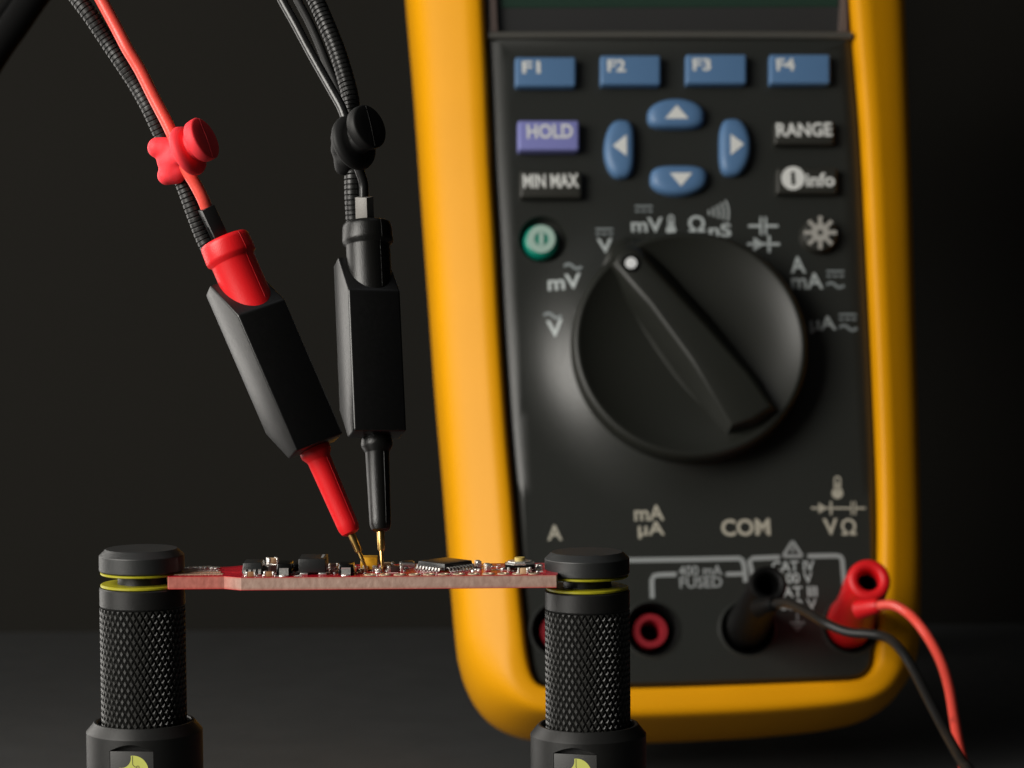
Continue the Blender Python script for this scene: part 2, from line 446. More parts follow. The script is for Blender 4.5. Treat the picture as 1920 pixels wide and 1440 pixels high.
def dcbar(x, y_, m=M_GREY): mark_poly([rct(x, y_ - 4, 33, 4)] + [rct(x + d, y_ + 5, 8.5, 4) for d in (-12, 0, 12)], m)
def tilde(x, y_, m=M_GREY): mark_poly(strip([(x + 33 * (t - .5), y_ - 4.5 * math.sin(2 * math.pi * t)) for t in [i / 12 for i in range(13)]], 5.5), m)

mark_text('V', 1134, 461, 29, 28, bold=.022); dcbar(1133, 434)
mark_text('mV', 1213, 422, 60, 28, bold=.022); dcbar(1207, 391)
def thermo(x, y_, s, m):
    mark_poly(ringp(x, y_ - 10 * s, 3 * s, 6 * s, 8, 180, 360) + strip([(x - 4.6 * s, y_ - 10 * s), (x - 4.6 * s, y_ + 8 * s)], 2.8 * s) + strip([(x + 4.6 * s, y_ - 10 * s), (x + 4.6 * s, y_ + 8 * s)], 2.8 * s), m)
    mark_poly([disc(x, y_ + 12 * s, 9.5 * s, 16)], m); mark_poly([rct(x, y_ + 1 * s, 4 * s, 13 * s)], m)
thermo(1258, 419, 1.0, M_PRINT)
mark_text('Ω', 1306, 420, 31, 31, bold=.022)
for r in (12, 21, 30, 39, 48):
    mark_poly(strip([(1318 + r * math.cos(R(a)) * 1.0, 400 + r * math.sin(R(a)) * 1.0) for a in (-30, -20, -10, 0, 10, 18)], 3.0), M_PRINT)
mark_text('nS', 1350, 432, 42, 25, bold=.022)
def capsym(x, y_, s, m, L=56):
    mark_poly([rct(x - 4.5 * s, y_, 4 * s, 34 * s), rct(x + 4.5 * s, y_, 4 * s, 34 * s)] + [rct(x - L / 4 - 3, y_, L / 2 - 6 * s, 5 * s), rct(x + L / 4 + 3, y_, L / 2 - 6 * s, 5 * s)], m)
def diode(x, y_, s, m, L=64):
    mark_poly([rct(x - L / 4 - 4, y_, L / 2 - 12 * s, 5 * s)], m); mark_poly([rct(x + L / 4 + 3, y_, L / 2 - 8 * s, 5 * s)], m)
    mark_poly([[(x - 18 * s, y_ - 13 * s), (x - 18 * s, y_ + 13 * s), (x + 2 * s, y_)]], m)
    mark_poly([rct(x + 11 * s, y_, 5 * s, 32 * s)], m)
    mark_poly([rct(x + 5 * s, y_, 10 * s, 5 * s)], m)
capsym(1431, 424, 1, M_PRINT); diode(1431, 458, 1, M_PRINT)
mark_text('mV', 1058, 529, 61, 30, bold=.022); tilde(1074, 500)
mark_text('V', 1040, 616, 30, 32, bold=.022); tilde(1036, 592)
mark_text('A', 1496, 497, 29, 31, bold=.022); mark_text('mA', 1513, 527, 60, 30, bold=.022); dcbar(1566, 513); tilde(1566, 535)
mark_text('µA', 1543, 609, 49, 32, bold=.022); dcbar(1589, 594); tilde(1590, 615)
CM = M_PRINTC
mark_text('A', 1040, 999, 28, 29, CM, bold=.022)
mark_text('mA', 1217, 962, 56, 29, CM, bold=.022); mark_text('µA', 1221, 994, 50, 32, CM, bold=.022)
mark_text('COM', 1398, 989, 92, 32, CM, bold=.028)
thermo(1570, 911, 1.15, CM); diode(1549, 953, 0.8, CM, 58); capsym(1600, 953, 0.75, CM, 44)
mark_text('V', 1557, 988, 28, 31, CM, bold=.025); mark_text('Ω', 1591, 988, 28, 31, CM, bold=.02)
# brackets and lines above the jacks
def line(pts, w_=8, m=None): mark_poly(strip(pts, w_), m or M_GREY)
M_GREY2 = mat('print_line', (0.27, 0.29, 0.29), 0.6)
line([(1060, 1122), (1060, 1062), (1066, 1054), (1076, 1052), (1150, 1051), (1290, 1049), (1386, 1047), (1391, 1050), (1395, 1060), (1398, 1092)], 9, M_GREY2)
line([(1411, 1080), (1405, 1052), (1411, 1047), (1462, 1045)], 9, M_GREY2)
line([(1514, 1043), (1568, 1042), (1576, 1044), (1579, 1050), (1583, 1098)], 9, M_GREY2)
line([(1223, 1122), (1222, 1088), (1226, 1080), (1236, 1078), (1268, 1077)], 9, M_GREY2)
line([(1361, 1077), (1392, 1076)], 8, M_GREY2)
mark_text('400 mA', 1313, 1070, 82, 20, M_GREY2, bold=.02); mark_text('FUSED', 1314, 1092, 80, 21, M_GREY2, bold=.02)
mark_poly(strip([(1468, 1043), (1486, 1015)], 6) + strip([(1486, 1015), (1504, 1043)], 6) + strip([(1504, 1043), (1468, 1043)], 6), M_GREY2, name='warning_triangle')
mark_poly([rct(1486, 1031, 4, 11)], M_GREY2, name='warning_triangle')
for t, x, y_, w_ in (('CAT IV', 1487, 1062, 80), ('600 V', 1492, 1084, 62), ('CAT III', 1490, 1110, 84), ('1000 V', 1492, 1134, 78)):
    mark_text(t, x, y_, w_, 20, M_PRINT, bold=.015)
mark_poly([rct(1495, 1158, 3.5, 16), rct(1495, 1168, 27, 4), rct(1495, 1175, 17, 3.5), rct(1495, 1181, 8, 3)], M_GREY2)

# ---- keys
def key(name, x0, x1, y0, y1, m, hh=0.26, bev=0.07, tilt=0):
    """rectangular key from pixel bounds of its top"""
    a = F(x0, y1, hh); b = F(x1, y1, hh); c = F(x1, y0, hh); d = F(x0, y0, hh)
    bm = bmesh.new(); prism(bm, MF, [tuple(a), tuple(b), tuple(c), tuple(d)], -0.02, hh, 0)
    bmesh.ops.bevel(bm, geom=[e for e in bm.edges], offset=bev, segments=4, affect='EDGES', profile=0.6)
    return bobj(name, bm, m, meter, smooth=60)
for i, (x0, x1, y0, y1) in enumerate(((966, 1080, 106, 161), (1126, 1239, 103, 158), (1286, 1400, 101, 156), (1443, 1557, 101, 156))):
    k = key('function_key', x0, x1, y0, y1, M_BLUE); k['label'] = ['blue F1 key', 'blue F2 key', 'blue F3 key', 'blue F4 key'][i]
    mark_text('F%d' % (i + 1), x0 + 30, y0 + 20, 34, 23, M_PRINTB, k, 0.264, bold=.028)
k = key('hold_key', 971, 1086, 225, 281, M_PUR, 0.3); mark_text('HOLD', 1031, 246, 86, 27, M_PRINTB, k, 0.304, bold=.022)
k = key('min_max_key', 975, 1091, 319, 370, M_BBTN, 0.24); mark_text('MIN MAX', 1033, 339, 104, 26, M_PRINTB, k, 0.244, bold=.025)
k = key('range_key', 1452, 1564, 226, 270, M_BBTN, 0.24); mark_text('RANGE', 1508, 243, 104, 26, M_PRINTB, k, 0.244, bold=.025)
k = key('info_key', 1456, 1570, 314, 362, M_BBTN, 0.24); mark_text('info', 1538, 337, 54, 26, M_PRINTB, k, 0.246, bold=.025)
mark_poly([disc(1487, 334, 22, 32)], M_PRINTB, k, 0.244, name='info_symbol'); mark_text('i', 1487, 334, 8, 25, M_BBTN, k, 0.252, bold=.05)
def dome(name, cx, cy, wpx, hpx, d, arrow):
    # half-moon key: flat on one side, bulging on the other; built as stacked shrinking rings
    a, b = (wpx / 2, hpx / 2) if d in 'ud' else (hpx / 2, wpx / 2); raw = []
    for k in range(181):
        t = 2 * math.pi * k / 180; x, y_ = math.cos(t), math.sin(t)
        if y_ < 0: q = (a * math.copysign(abs(x) ** 1.0, x), -b * abs(y_) * 1.0)
        else: q = (a * math.copysign(abs(x) ** 0.62, x), b * 0.95 * abs(y_) ** 0.5)
        raw.append(q)
    cyo = b * 0.12
    mp_ = {'u': lambda x, y_: (x, y_), 'd': lambda x, y_: (-x, -y_), 'l': lambda x, y_: (y_, -x), 'r': lambda x, y_: (-y_, x)}[d]
    ring = [Vector((*F(cx + mp_(x, y_)[0], cy + mp_(x, y_)[1], 0.2), 0)) for x, y_ in raw]
    ring = resample(ring, n=61)[:-1]
    c = sum(ring, Vector()) / len(ring)
    bm = bmesh.new(); prev = None
    rm = min(wpx, hpx) / 2 / 88.0
    for off, h in ((0, -0.02), (0.0, 0.13), (0.012, 0.19), (0.04, 0.235), (0.085, 0.262), (0.15, 0.275)):
        cur = []
        for p in ring:
            dd_ = (p - c); cur.append(bm.verts.new(FM(*(c + dd_ * (1 - off / rm)).xy, h)))
        if prev:
            for i in range(len(cur)): bm.faces.new((prev[i], prev[(i + 1) % len(cur)], cur[(i + 1) % len(cur)], cur[i]))
        prev = cur
    bm.faces.new(prev)
    o = bobj(name, bm, M_BLUE, meter, smooth=60)
    mark_poly([arrow], M_PRINTB, o, 0.281, name='arrow_print')
    return o
dome('arrow_key', 1268, 212, 106, 56, 'u', [(1247, 222), (1291, 222), (1269, 197)])
dome('arrow_key', 1162, 277, 58, 108, 'l', [(1175, 252), (1175, 292), (1149, 273)])
dome('arrow_key', 1378, 274, 60, 106, 'r', [(1370, 251), (1370, 291), (1395, 270)])
dome('arrow_key', 1273, 336, 106, 56, 'd', [(1256, 324), (1298, 324), (1277, 349)])
# power key in its well
def local(c, h=0.0): return frame(FM(c.x, c.y, h), MU, MV, MN)
bm = bmesh.new(); lathe(bm, local(PWR), [(PR, 0.0), (PR - 0.02, -0.03), (PR - 0.08, -0.2), (0.3, -0.22), (0.0, -0.22)], 40)
well = bobj('power_well', bm, M_CASE, meter)
c = F(1015, 450, 0.1)
bm = bmesh.new(); lathe(bm, local(c), [(0.38, -0.2), (0.37, 0.02), (0.34, 0.08), (0.28, 0.11), (0.0, 0.12)], 40)
pk = bobj('power_key', bm, M_GREEN, meter)
pc = (1015, 448)
mark_poly(ringp(*pc, 13, 26, 36), mat('print_mint', (0.33, 0.47, 0.41), 0.6), pk, 0.135, name='power_symbol')
mark_poly([rct(*pc, 9, 24)], MATS['print_mint'], pk, 0.135, name='power_symbol')
# backlight key
c = F(1537, 438, 0.25)
bm = bmesh.new(); lathe(bm, local(c), [(0.40, 0.0), (0.39, 0.16), (0.35, 0.24), (0.27, 0.27), (0.0, 0.28)], 40)
bk = bobj('backlight_key', bm, M_BBTN, meter)
sc = (1538, 436)
M_SUN = mat('print_sun', (0.36, 0.35, 0.32), 0.6)
mark_poly(ringp(*sc, 5, 17, 28), M_SUN, bk, 0.292, name='sun_symbol')
for k in range(8):
    a_ = R(45 * k); mark_poly(strip([(sc[0] + 16 * math.cos(a_), sc[1] + 16 * math.sin(a_)), (sc[0] + 31 * math.cos(a_), sc[1] + 31 * math.sin(a_))], 7.5), M_SUN, bk, 0.292, name='sun_symbol')
# jacks
for i, c in enumerate(JACKS):
    bm = bmesh.new()
    lathe(bm, local(c), [(JR + 0.05, 0.006), (JR + 0.02, 0.03), (JR - 0.02, 0.0), (JR - 0.05, -0.25), (JR - 0.07, -0.8), (0.3, -0.85)], 44)
    jk = bobj('jack', bm, M_CASE if 0 else M_HOLE, meter)
    bm = bmesh.new()
    lathe(bm, local(c), [(0.365, -0.85), (0.365, -0.2), (0.345, -0.17), (0.235, -0.17), (0.21, -0.2), (0.21, -0.85)], 44)
    bobj('socket_ring', bm, M_JACK if i != 2 else M_BLKS, jk)
    bm = bmesh.new(); lathe(bm, local(c), [(0.208, -0.8), (0.0, -0.8)], 24)
    bobj('socket_bore', bm, M_HOLE, jk)
    bm = bmesh.new()
    lathe(bm, local(c), [(JR + 0.0, -0.02), (JR + 0.03, 0.018), (JR + 0.08, 0.012), (JR + 0.10, -0.01)], 44)
    bobj('jack_rim', bm, M_CASE, meter)
# rotary knob
kb = 0.02
KR = 2.36
KC2 = F(1293, 651, 0.85)
knob_c = KC2
bm = bmesh.new()
lathe(bm, local(F(1292, 650, 0.5)), [(KR + 0.12, kb), (KR + 0.10, 0.70), (KR + 0.07, 0.76), (KR + 0.02, 0.79), (KR - 0.03, 0.79), (KR - 0.07, 0.765)], 96)
knob = bobj('rotary_knob', bm, M_KNOB, meter)
bm = bmesh.new()
pr = [(KR - 0.055, 0.77)]
for k in range(1, 22):
    r = (KR - 0.055) * (1 - k / 22); t = r / (KR - 0.055)
    pr.append((r, 0.42 + 0.345 * t ** 3.6))
pr.append((0, 0.42))
lathe(bm, local(F(1292, 650, 0.5)), pr, 96)
bobj('dial_dish', bm, M_KNOB, knob, smooth=60)
topE = [(1153, 492), (1219, 570), (1295, 674), (1372, 797), (1410, 786), (1447, 762), (1403, 700), (1318, 604), (1207, 481), (1196, 468), (1180, 464), (1163, 471)]
botE = [(1138, 505), (1178, 575), (1266, 697), (1362, 822), (1420, 812), (1466, 776), (1420, 708), (1332, 606), (1226, 478), (1208, 458), (1180, 452), (1150, 466)]
bm = bmesh.new()
hT, hB = 1.12, 0.42
T_ = [F(x, y_, hT) for x, y_ in topE]; B_ = [F(x, y_, hB) for x, y_ in botE]
vt = [bm.verts.new(FM(p.x, p.y, hT - (0.10 if i in (0, 11, 10, 9, 8) else 0))) for i, p in enumerate(T_)]
vb = [bm.verts.new(FM(p.x, p.y, hB + 0.05)) for p in B_]
ft = bm.faces.new(vt)
m_ = len(vt)
cb = sum(B_, Vector((0, 0))) / len(B_)
vm = [bm.verts.new(FM(*(cb + (p - cb) * 0.985), hB + 0.13)) for p in B_]
vf = [bm.verts.new(FM(*(cb + (p - cb) + (p - cb).normalized() * 0.12), hB - 0.0)) for p in B_]
for i in range(m_):
    j = (i + 1) % m_
    bm.faces.new((vm[i], vm[j], vt[j], vt[i])); bm.faces.new((vb[i], vb[j], vm[j], vm[i])); bm.faces.new((vf[i], vf[j], vb[j], vb[i]))
bmesh.ops.recalc_face_normals(bm, faces=bm.faces)
bmesh.ops.bevel(bm, geom=list(ft.edges), offset=0.07, segments=4, affect='EDGES', profile=0.5)
bobj('grip_bar', bm, M_KNOB, knob, smooth=50)
c = F(1183, 494, 1.04)
bm = bmesh.new(); lathe(bm, local(c, 0.0), [(0.19, 1.0), (0.19, 1.055), (0.15, 1.06), (0.0, 1.06)], 28); bobj('pointer_ring', bm, M_HOLE, knob)
bm = bmesh.new(); lathe(bm, local(c, 0.0), [(0.125, 1.03), (0.12, 1.085), (0.0, 1.09)], 28); bobj('pointer_dot', bm, mat('dot_white', (0.75, 0.77, 0.78), 0.4), knob)
# rear stand, folded out to hold the meter up
bm = bmesh.new()
a = FM(0, 4.5, -4.5); foot = Vector((a.x, a.y + 7.0, 0.15))
box(bm, axisframe(a, foot, MU), 5.0, 0.35, (foot - a).length, 0.08, c=(0, 0, (foot - a).length / 2))
bobj('rear_stand', bm, M_CASE, meter)

# ------------------------------------------------------------------ banana leads
def lead(name, label, cat, m_plug, m_cab, jack, endpx, eh, boss0, boss1, path, rad, r0, r1):
    base = FM(jack.x, jack.y, -0.4)
    t = thing(name, label, cat, base)
    e2 = F(*endpx, eh); end = FM(e2.x, e2.y, eh)
    Mx = axisframe(base, end, MV); L = (end - base).length
    bm = bmesh.new()
    lathe(bm, Mx, [(0.2, 0.0), (r0, 0.02), (r0, 0.5), (r0 * 1.03, 0.55), (r0 * 1.03, 0.9), (r0 * 0.96, 1.0), (r0 * 0.9, L * 0.55), (r1 * 1.04, L * 0.8), (r1, L - 0.12), (r1 * 0.96, L - 0.04), (r1 * 0.88, L),
                   (0.27, L), (0.225, L - 0.03), (0.205, L - 0.1), (0.2, L - 1.2), (0, L - 1.2)], 40)
    pl = bobj('plug', bm, m_plug, t, smooth=50)
    bm = bmesh.new()
    lathe(bm, Mx, [(0.198, L - 1.15), (0.19, L - 0.35), (0.15, L - 0.35), (0.14, L - 1.1)], 24)
    bobj('socket', bm, M_HOLE, pl)
    A = P(*boss0); B = P(*boss1)
    bm = bmesh.new(); lathe(bm, axisframe(A, B, Vector((0, 0, 1))), [(0.0, 0), (0.20, 0.0), (0.165, (B - A).length * 0.5), (0.14, (B - A).length * 0.9), (0.11, (B - A).length), (0, (B - A).length)], 24)
    bobj('strain_relief', bm, m_plug, pl)
    pp = catmull([B - (B - A) * 0.2] + [P(*q) for q in path] + [Vector(q) for q in ()], 0.12)
    # run on down to the desk and away to the right
    last = pp[-1]
    tail = catmull([pp[-6], last, last + Vector((0.7, -0.6, -2.2)), Vector((last.x + 1.9, last.y - 1.5, 1.2)), Vector((last.x + 3.6, last.y - 2.6, rad + 0.0)), Vector((last.x + 8, last.y - 2.5, rad)), Vector((last.x + 16, last.y + 1, rad))], 0.25)
    bm = bmesh.new(); tube(bm, pp[:-5] + tail[1:], rad, 14); cb = bobj('cable', bm, m_cab, t, smooth=80)
    return t, pl, cb, pp
tr_, rp, rc, rpath = lead('test_lead', 'red plug and cable in the rightmost jack of the multimeter', 'test lead', M_RED, M_REDC, JACKS[3], (1630, 1086), 3.3,
     (1612, 1143, 18.6), (1648, 1135, 18.2), [(1672, 1134, 18.0), (1700, 1148, 17.8), (1722, 1170, 17.4), (1745, 1203, 17.0), (1766, 1245, 16.2), (1780, 1292, 15.3), (1789, 1345, 14.3), (1797, 1392, 13.4), (1808, 1440, 12.4), (1822, 1490, 11.5)], 0.093, 0.47, 0.425)
lead('test_lead', 'black plug and cable in the jack marked COM', 'test lead', mat('black_plug_rubber', (0.0028, 0.0028, 0.0028), 0.5, spec=0.16, bump=0.3, bscale=60), M_BLKC, JACKS[2], (1441, 1094), 3.3,
     (1425, 1140, 18.6), (1452, 1131, 18.0), [(1478, 1131, 17.6), (1512, 1146, 16.9), (1548, 1168, 16.2), (1590, 1185, 15.7), (1635, 1189, 15.2), (1664, 1196, 14.8), (1690, 1220, 14.2), (1716, 1262, 13.6), (1744, 1318, 12.8), (1772, 1372, 12.0), (1800, 1422, 11.0), (1830, 1470, 10.2)], 0.088, 0.43, 0.375)
# worn print on the red jacket
def cable_print(path, cab, i0, txt, size, rad):
    me = text_mesh(txt, size, 0.0)
    p = path[i0]; t = (path[i0 + 2] - path[i0 - 2]).normalized(); nz = (CAM - p); nz = (nz - t * nz.dot(t)).normalized(); nz = (nz * 0.9 + RT * -0.45); nz = (nz - t * nz.dot(t)).normalized()
    x = t; y_ = nz.cross(x)
    bm = bmesh.new(); bm.from_mesh(me); bpy.data.meshes.remove(me)
    for v in bm.verts:
        th = v.co.y / rad; X = v.co.x
        v.co = p + x * X + (nz * math.cos(th) + y_ * math.sin(th)) * (rad * 1.015 + 0.001)
    bobj('jacket_print', bm, mat('jacket_ink', (0.12, 0.01, 0.01), 0.6), cab, smooth=0, recalc=False)
q_ = P(1790, 1358, 14)
cable_print(rpath, rc, min(range(4, len(rpath) - 8), key=lambda i: (rpath[i] - q_).length), 'EAC', 0.12, 0.093)

# ------------------------------------------------------------------ probes
PX = 153.0
def make_probe(label, tip, topc, YT, lean, phi, m_acc, body_dx, bl, goose, gr=0.105):
    tipw = P(*tip, YT)
    ln_ = math.hypot(topc[0] - tip[0], topc[1] - tip[1])
    a0 = P(*topc, YT + ln_ / 153 * math.tan(lean))
    up = (a0 - tipw).normalized()
    back = Vector((0, 1, 0)); back = (back - up * back.dot(up)).normalized()
    upL = up
    rt = Vector((1, 0, 0)); rt = (rt - upL * rt.dot(upL)).normalized()
    aw = upL.cross(rt)                                   # away from the camera
    if aw.y < 0: aw = -aw
    W_ = rt * math.cos(phi) + aw * math.sin(phi); T_ = aw * math.cos(phi) - rt * math.sin(phi)
    sc_ = (a0 - tipw).length / (ln_ + 0.0) * (ln_ / 676)
    t = thing('test_probe', label, 'probe', tipw)
    base = tipw
    def pt(w_, d, l): return base + W_ * w_ + T_ * d + upL * l
    wd = 0.67; th = 0.68
    pf = [(0, 541), (.64, 623), (1, 615), (1, 327), (.48, 262), (0, 267)]
    bm = bmesh.new(); A = []; B = []
    for q, l in pf:
        l -= bl
        d = (q - 0.45) * th; A.append(bm.verts.new(pt(-wd / 2 + body_dx, d, l * sc_))); B.append(bm.verts.new(pt(wd / 2 + body_dx, d, l * sc_)))
    bm.faces.new(A); bm.faces.new(B[::-1]); k_ = len(A)
    for i in range(k_): bm.faces.new((A[i], A[(i + 1) % k_], B[(i + 1) % k_], B[i]))
    bmesh.ops.recalc_face_normals(bm, faces=bm.faces)
    bmesh.ops.bevel(bm, geom=list(bm.edges), offset=0.028, segments=3, affect='EDGES', profile=0.5)
    body_ = bobj('probe_body', bm, M_BODY, t, smooth=30)
    Mx = frame(base, W_, T_, upL)
    SG = 1
    if Mx.to_3x3().determinant() < 0: Mx = frame(base, W_, -T_, upL); SG = -1
    bm = bmesh.new()
    def L(v): return v * sc_
    lathe(bm, Mx, [(0.27, L(520)), (0.282, L(545)), (0.279, L(634)), (0.285, L(637)), (0.318, L(642)), (0.324, L(648)), (0.316, L(672)), (0.306, L(679)), (0.28, L(681)), (0.255, L(680)), (0.24, L(674)), (0.23, L(600))], 56)
    bobj('strain_boot', bm, m_acc, t, smooth=60)
    bm = bmesh.new()
    lathe(bm, Mx, [(0.0, L(77)), (0.07, L(77)), (0.112, L(81)), (0.131, L(90)), (0.134, L(100)), (0.149, L(228)), (0.155, L(231)), (0.192, L(240)), (0.198, L(246)), (0.192, L(254)), (0.175, L(262)), (0.172, L(275))], 48)
    bobj('tip_sleeve', bm, m_acc, t, smooth=35)
    bm = bmesh.new()
    lathe(bm, Mx, [(0.0, L(41)), (0.035, L(41)), (0.046, L(44)), (0.047, L(80)), (0.0, L(80))], 32)
    if True:
        aa = -1.25
        for prf in ([(0.2815, L(545)), (0.279, L(634)), (0.286, L(637)), (0.320, L(643)), (0.325, L(648)), (0.317, L(672)), (0.306, L(679))], [(0.131, L(90)), (0.134, L(100)), (0.149, L(228))]):
            bm_ = bmesh.new(); tube(bm_, [Mx @ Vector((r_ * math.cos(aa), -abs(r_ * math.sin(aa)) * SG, z_)) for r_, z_ in prf], 0.0035, 6)
            bobj('mould_seam', bm_, m_acc, t, smooth=60)
    nb = bobj('needle_barrel', bm, M_GOLD, t, smooth=40)
    bm = bmesh.new()
    lathe(bm, Mx, [(0.0, 0.0), (0.006, L(1.5)), (0.021, L(20)), (0.024, L(22)), (0.026, L(42)), (0, L(42))], 24)
    bobj('needle', bm, M_GOLD, t, smooth=40)
    # gooseneck: a wound hose, its rings one part
    pp = catmull([P(*q) for q in goose], 0.0052)
    pitch = 0.0625
    def rr(s):
        ph_ = (s / pitch) % 1
        return gr * (0.86 if ph_ < 0.10 else (0.965 if ph_ < 0.2 or ph_ > 0.9 else 1.0))
    # sample only where it is seen finely, coarser beyond
    bm = bmesh.new(); tube(bm, pp[:1500], rr, 20); g = bobj('gooseneck', bm, M_GOOSE, t, smooth=30)
    rest = pp[1499::12]
    if len(rest) > 2:
        bm = bmesh.new(); tube(bm, rest, gr * 0.97, 16); bobj('gooseneck', bm, M_GOOSE, t, smooth=60)
    return t, Mx, up, upL, rt, aw, base
red = make_probe('probe with red boot and red tip sleeve, touching the red circuit board', (690, 1073), (421, 453), 0.32, R(8), R(26), M_RED, -0.03, 13,
    [(412, 500, 1.0), (394, 470, 1.0), (380, 441, 1.02), (363, 396, 1.02), (345, 346, 1.05), (326, 300, 1.1), (303, 252, 1.1), (281, 204, 1.1), (255, 157, 1.15), (230, 119, 1.15), (200, 74, 1.2), (170, 29, 1.2), (141, -10, 1.25), (90, -85, 1.4), (20, -180, 1.6), (-90, -290, 2), (-230, -370, 2.4), (-400, -360, 3), (-520, -200, 3.4), (-560, 200, 4), (-560, 1000, 4), (-560, 1800, 4)])
blk = make_probe('probe with all-black boot and sleeve, touching the red circuit board', (717, 1073), (688.5, 424), 0.32, R(16), R(18), M_BLKR, -0.03, 5,
    [(668, 450, 1.5), (666, 430, 1.5), (664, 400, 1.5), (662, 360, 1.5), (662, 317, 1.55), (661, 262, 1.7), (659, 205, 1.85), (656, 179, 1.9), (645, 136, 2.0), (631, 92, 2.1), (614, 50, 2.2), (592, 0, 2.35), (566, -50, 2.5), (520, -120, 2.8), (440, -220, 3.2), (320, -320, 3.6), (150, -420, 4), (-100, -500, 4.4), (-400, -460, 4.8), (-620, -200, 5), (-680, 300, 5), (-680, 1000, 5), (-680, 1760, 5)], 0.112)

def pin_housing(parent, A, B, wd, phi, m, slot=True):
    z = (B - A).normalized(); rt = Vector((1, 0, 0)); rt = (rt - z * rt.dot(z)).normalized(); aw = z.cross(rt)
    if aw.y < 0: aw = -aw
    X = rt * math.cos(phi) + aw * math.sin(phi); Y_ = z.cross(X)
    L = (B - A).length
    bm = bmesh.new(); box(bm, frame(A, X, Y_, z), wd, wd, L, 0.008, 2, c=(0, 0, L / 2))
    o = bobj('pin_housing', bm, m, parent, smooth=30)
    return o, X, Y_, z, L
# red lead clipped along the gooseneck
redlead = thing('probe_lead', 'thin red cable running down the left gooseneck into the red boot', 'cable', P(388, 392, 0.85))
bm = bmesh.new()
pp = catmull([P(*q) for q in [(388, 392, .83), (380, 372, .80), (366, 345, .80), (350, 318, .80), (334, 280, .80), (318, 240, .82), (288, 182, .88), (263, 132, .92), (239, 92, .95), (217, 50, 1.0), (190, 0, 1.05), (162, -50, 1.1), (110, -130, 1.2), (40, -220, 1.5), (-70, -320, 1.9), (-230, -400, 2.2), (-400, -390, 2.8), (-500, -200, 3.2), (-530, 200, 3.8), (-530, 1000, 4), (-530, 1800, 4)]], 0.04)
tube(bm, pp, 0.077, 20); rl = bobj('cable', bm, M_REDC, redlead, smooth=80)
h_, X, Y_, z, L = pin_housing(redlead, P(386, 389, 0.80), P(424, 470, 0.92), 0.175, R(28), mat('connector_plastic', (0.009, 0.009, 0.009), 0.35, spec=0.7, bump=0.2, bscale=100))
bm = bmesh.new()      # latch window and moulded mark on the lit side
A = P(386, 389, 0.80)
box(bm, frame(A - X * 0.0885, Y_, z, -X), 0.06, 0.26, 0.004, 0, c=(0.0, 0.36, 0)); bobj('latch_window', bm, M_HOLE, h_, smooth=0)
bm = bmesh.new()
for k in range(3): box(bm, frame(A - X * 0.0885, Y_, z, -X), 0.07, 0.008, 0.004, 0, c=(0.0, 0.10 + 0.024 * k, 0))
bobj('moulded_mark', bm, M_HOLE, h_, smooth=0)

blklead = thing('probe_lead', 'thin glossy black cable running down the middle gooseneck into the black boot', 'cable', P(682, 372, 1.35))
bm = bmesh.new()
pp = catmull([P(*q) for q in [(683, 385, 1.38), (682, 367, 1.38), (681, 343, 1.38), (674, 320, 1.36), (663, 290, 1.34), (655, 250, 1.4), (643, 208, 1.5), (625, 174, 1.6), (603, 135, 1.7), (579, 92, 1.8), (554, 45, 1.9), (529, 0, 2.0), (503, -50, 2.1), (450, -130, 2.4), (360, -230, 2.9), (240, -330, 3.3), (60, -430, 4), (-200, -500, 4.4), (-420, -440, 4.8), (-600, -150, 5.1), (-650, 300, 5.2), (-650, 1000, 5.2), (-650, 1760, 5.2)]], 0.04)
tube(bm, pp, 0.062, 20); bobj('cable', bm, M_BLKC, blklead, smooth=80)
hh_, X, Y_, z, L = pin_housing(blklead, P(683, 369, 1.36), P(685, 440, 1.42), 0.172, R(62), mat('glare_connector_plastic', (0.23, 0.22, 0.205), 0.4, spec=0.4, bump=0.25, bscale=60, var=0.12, vscale=14))  # black housing; the glare on its side is painted in as a pale colour
loop = thing('slack_cable', 'second slim black cable between the glossy black cable and its gooseneck', 'cable', P(557, 0, 2.6))
bm = bmesh.new()
pp = catmull([P(*q) for q in [(641, 190, 2.1), (628, 155, 2.2), (612, 118, 2.35), (597, 80, 2.5), (580, 42, 2.6), (560, 4, 2.7), (535, -45, 2.9), (480, -130, 3.2), (380, -240, 3.7), (200, -350, 4.4), (-60, -450, 5), (-400, -440, 5.6), (-640, -100, 6), (-700, 400, 6), (-700, 1000, 6), (-700, 1740, 6)]], 0.05)
tube(bm, pp, 0.055, 16); bobj('cable', bm, M_BLKS, loop, smooth=80)

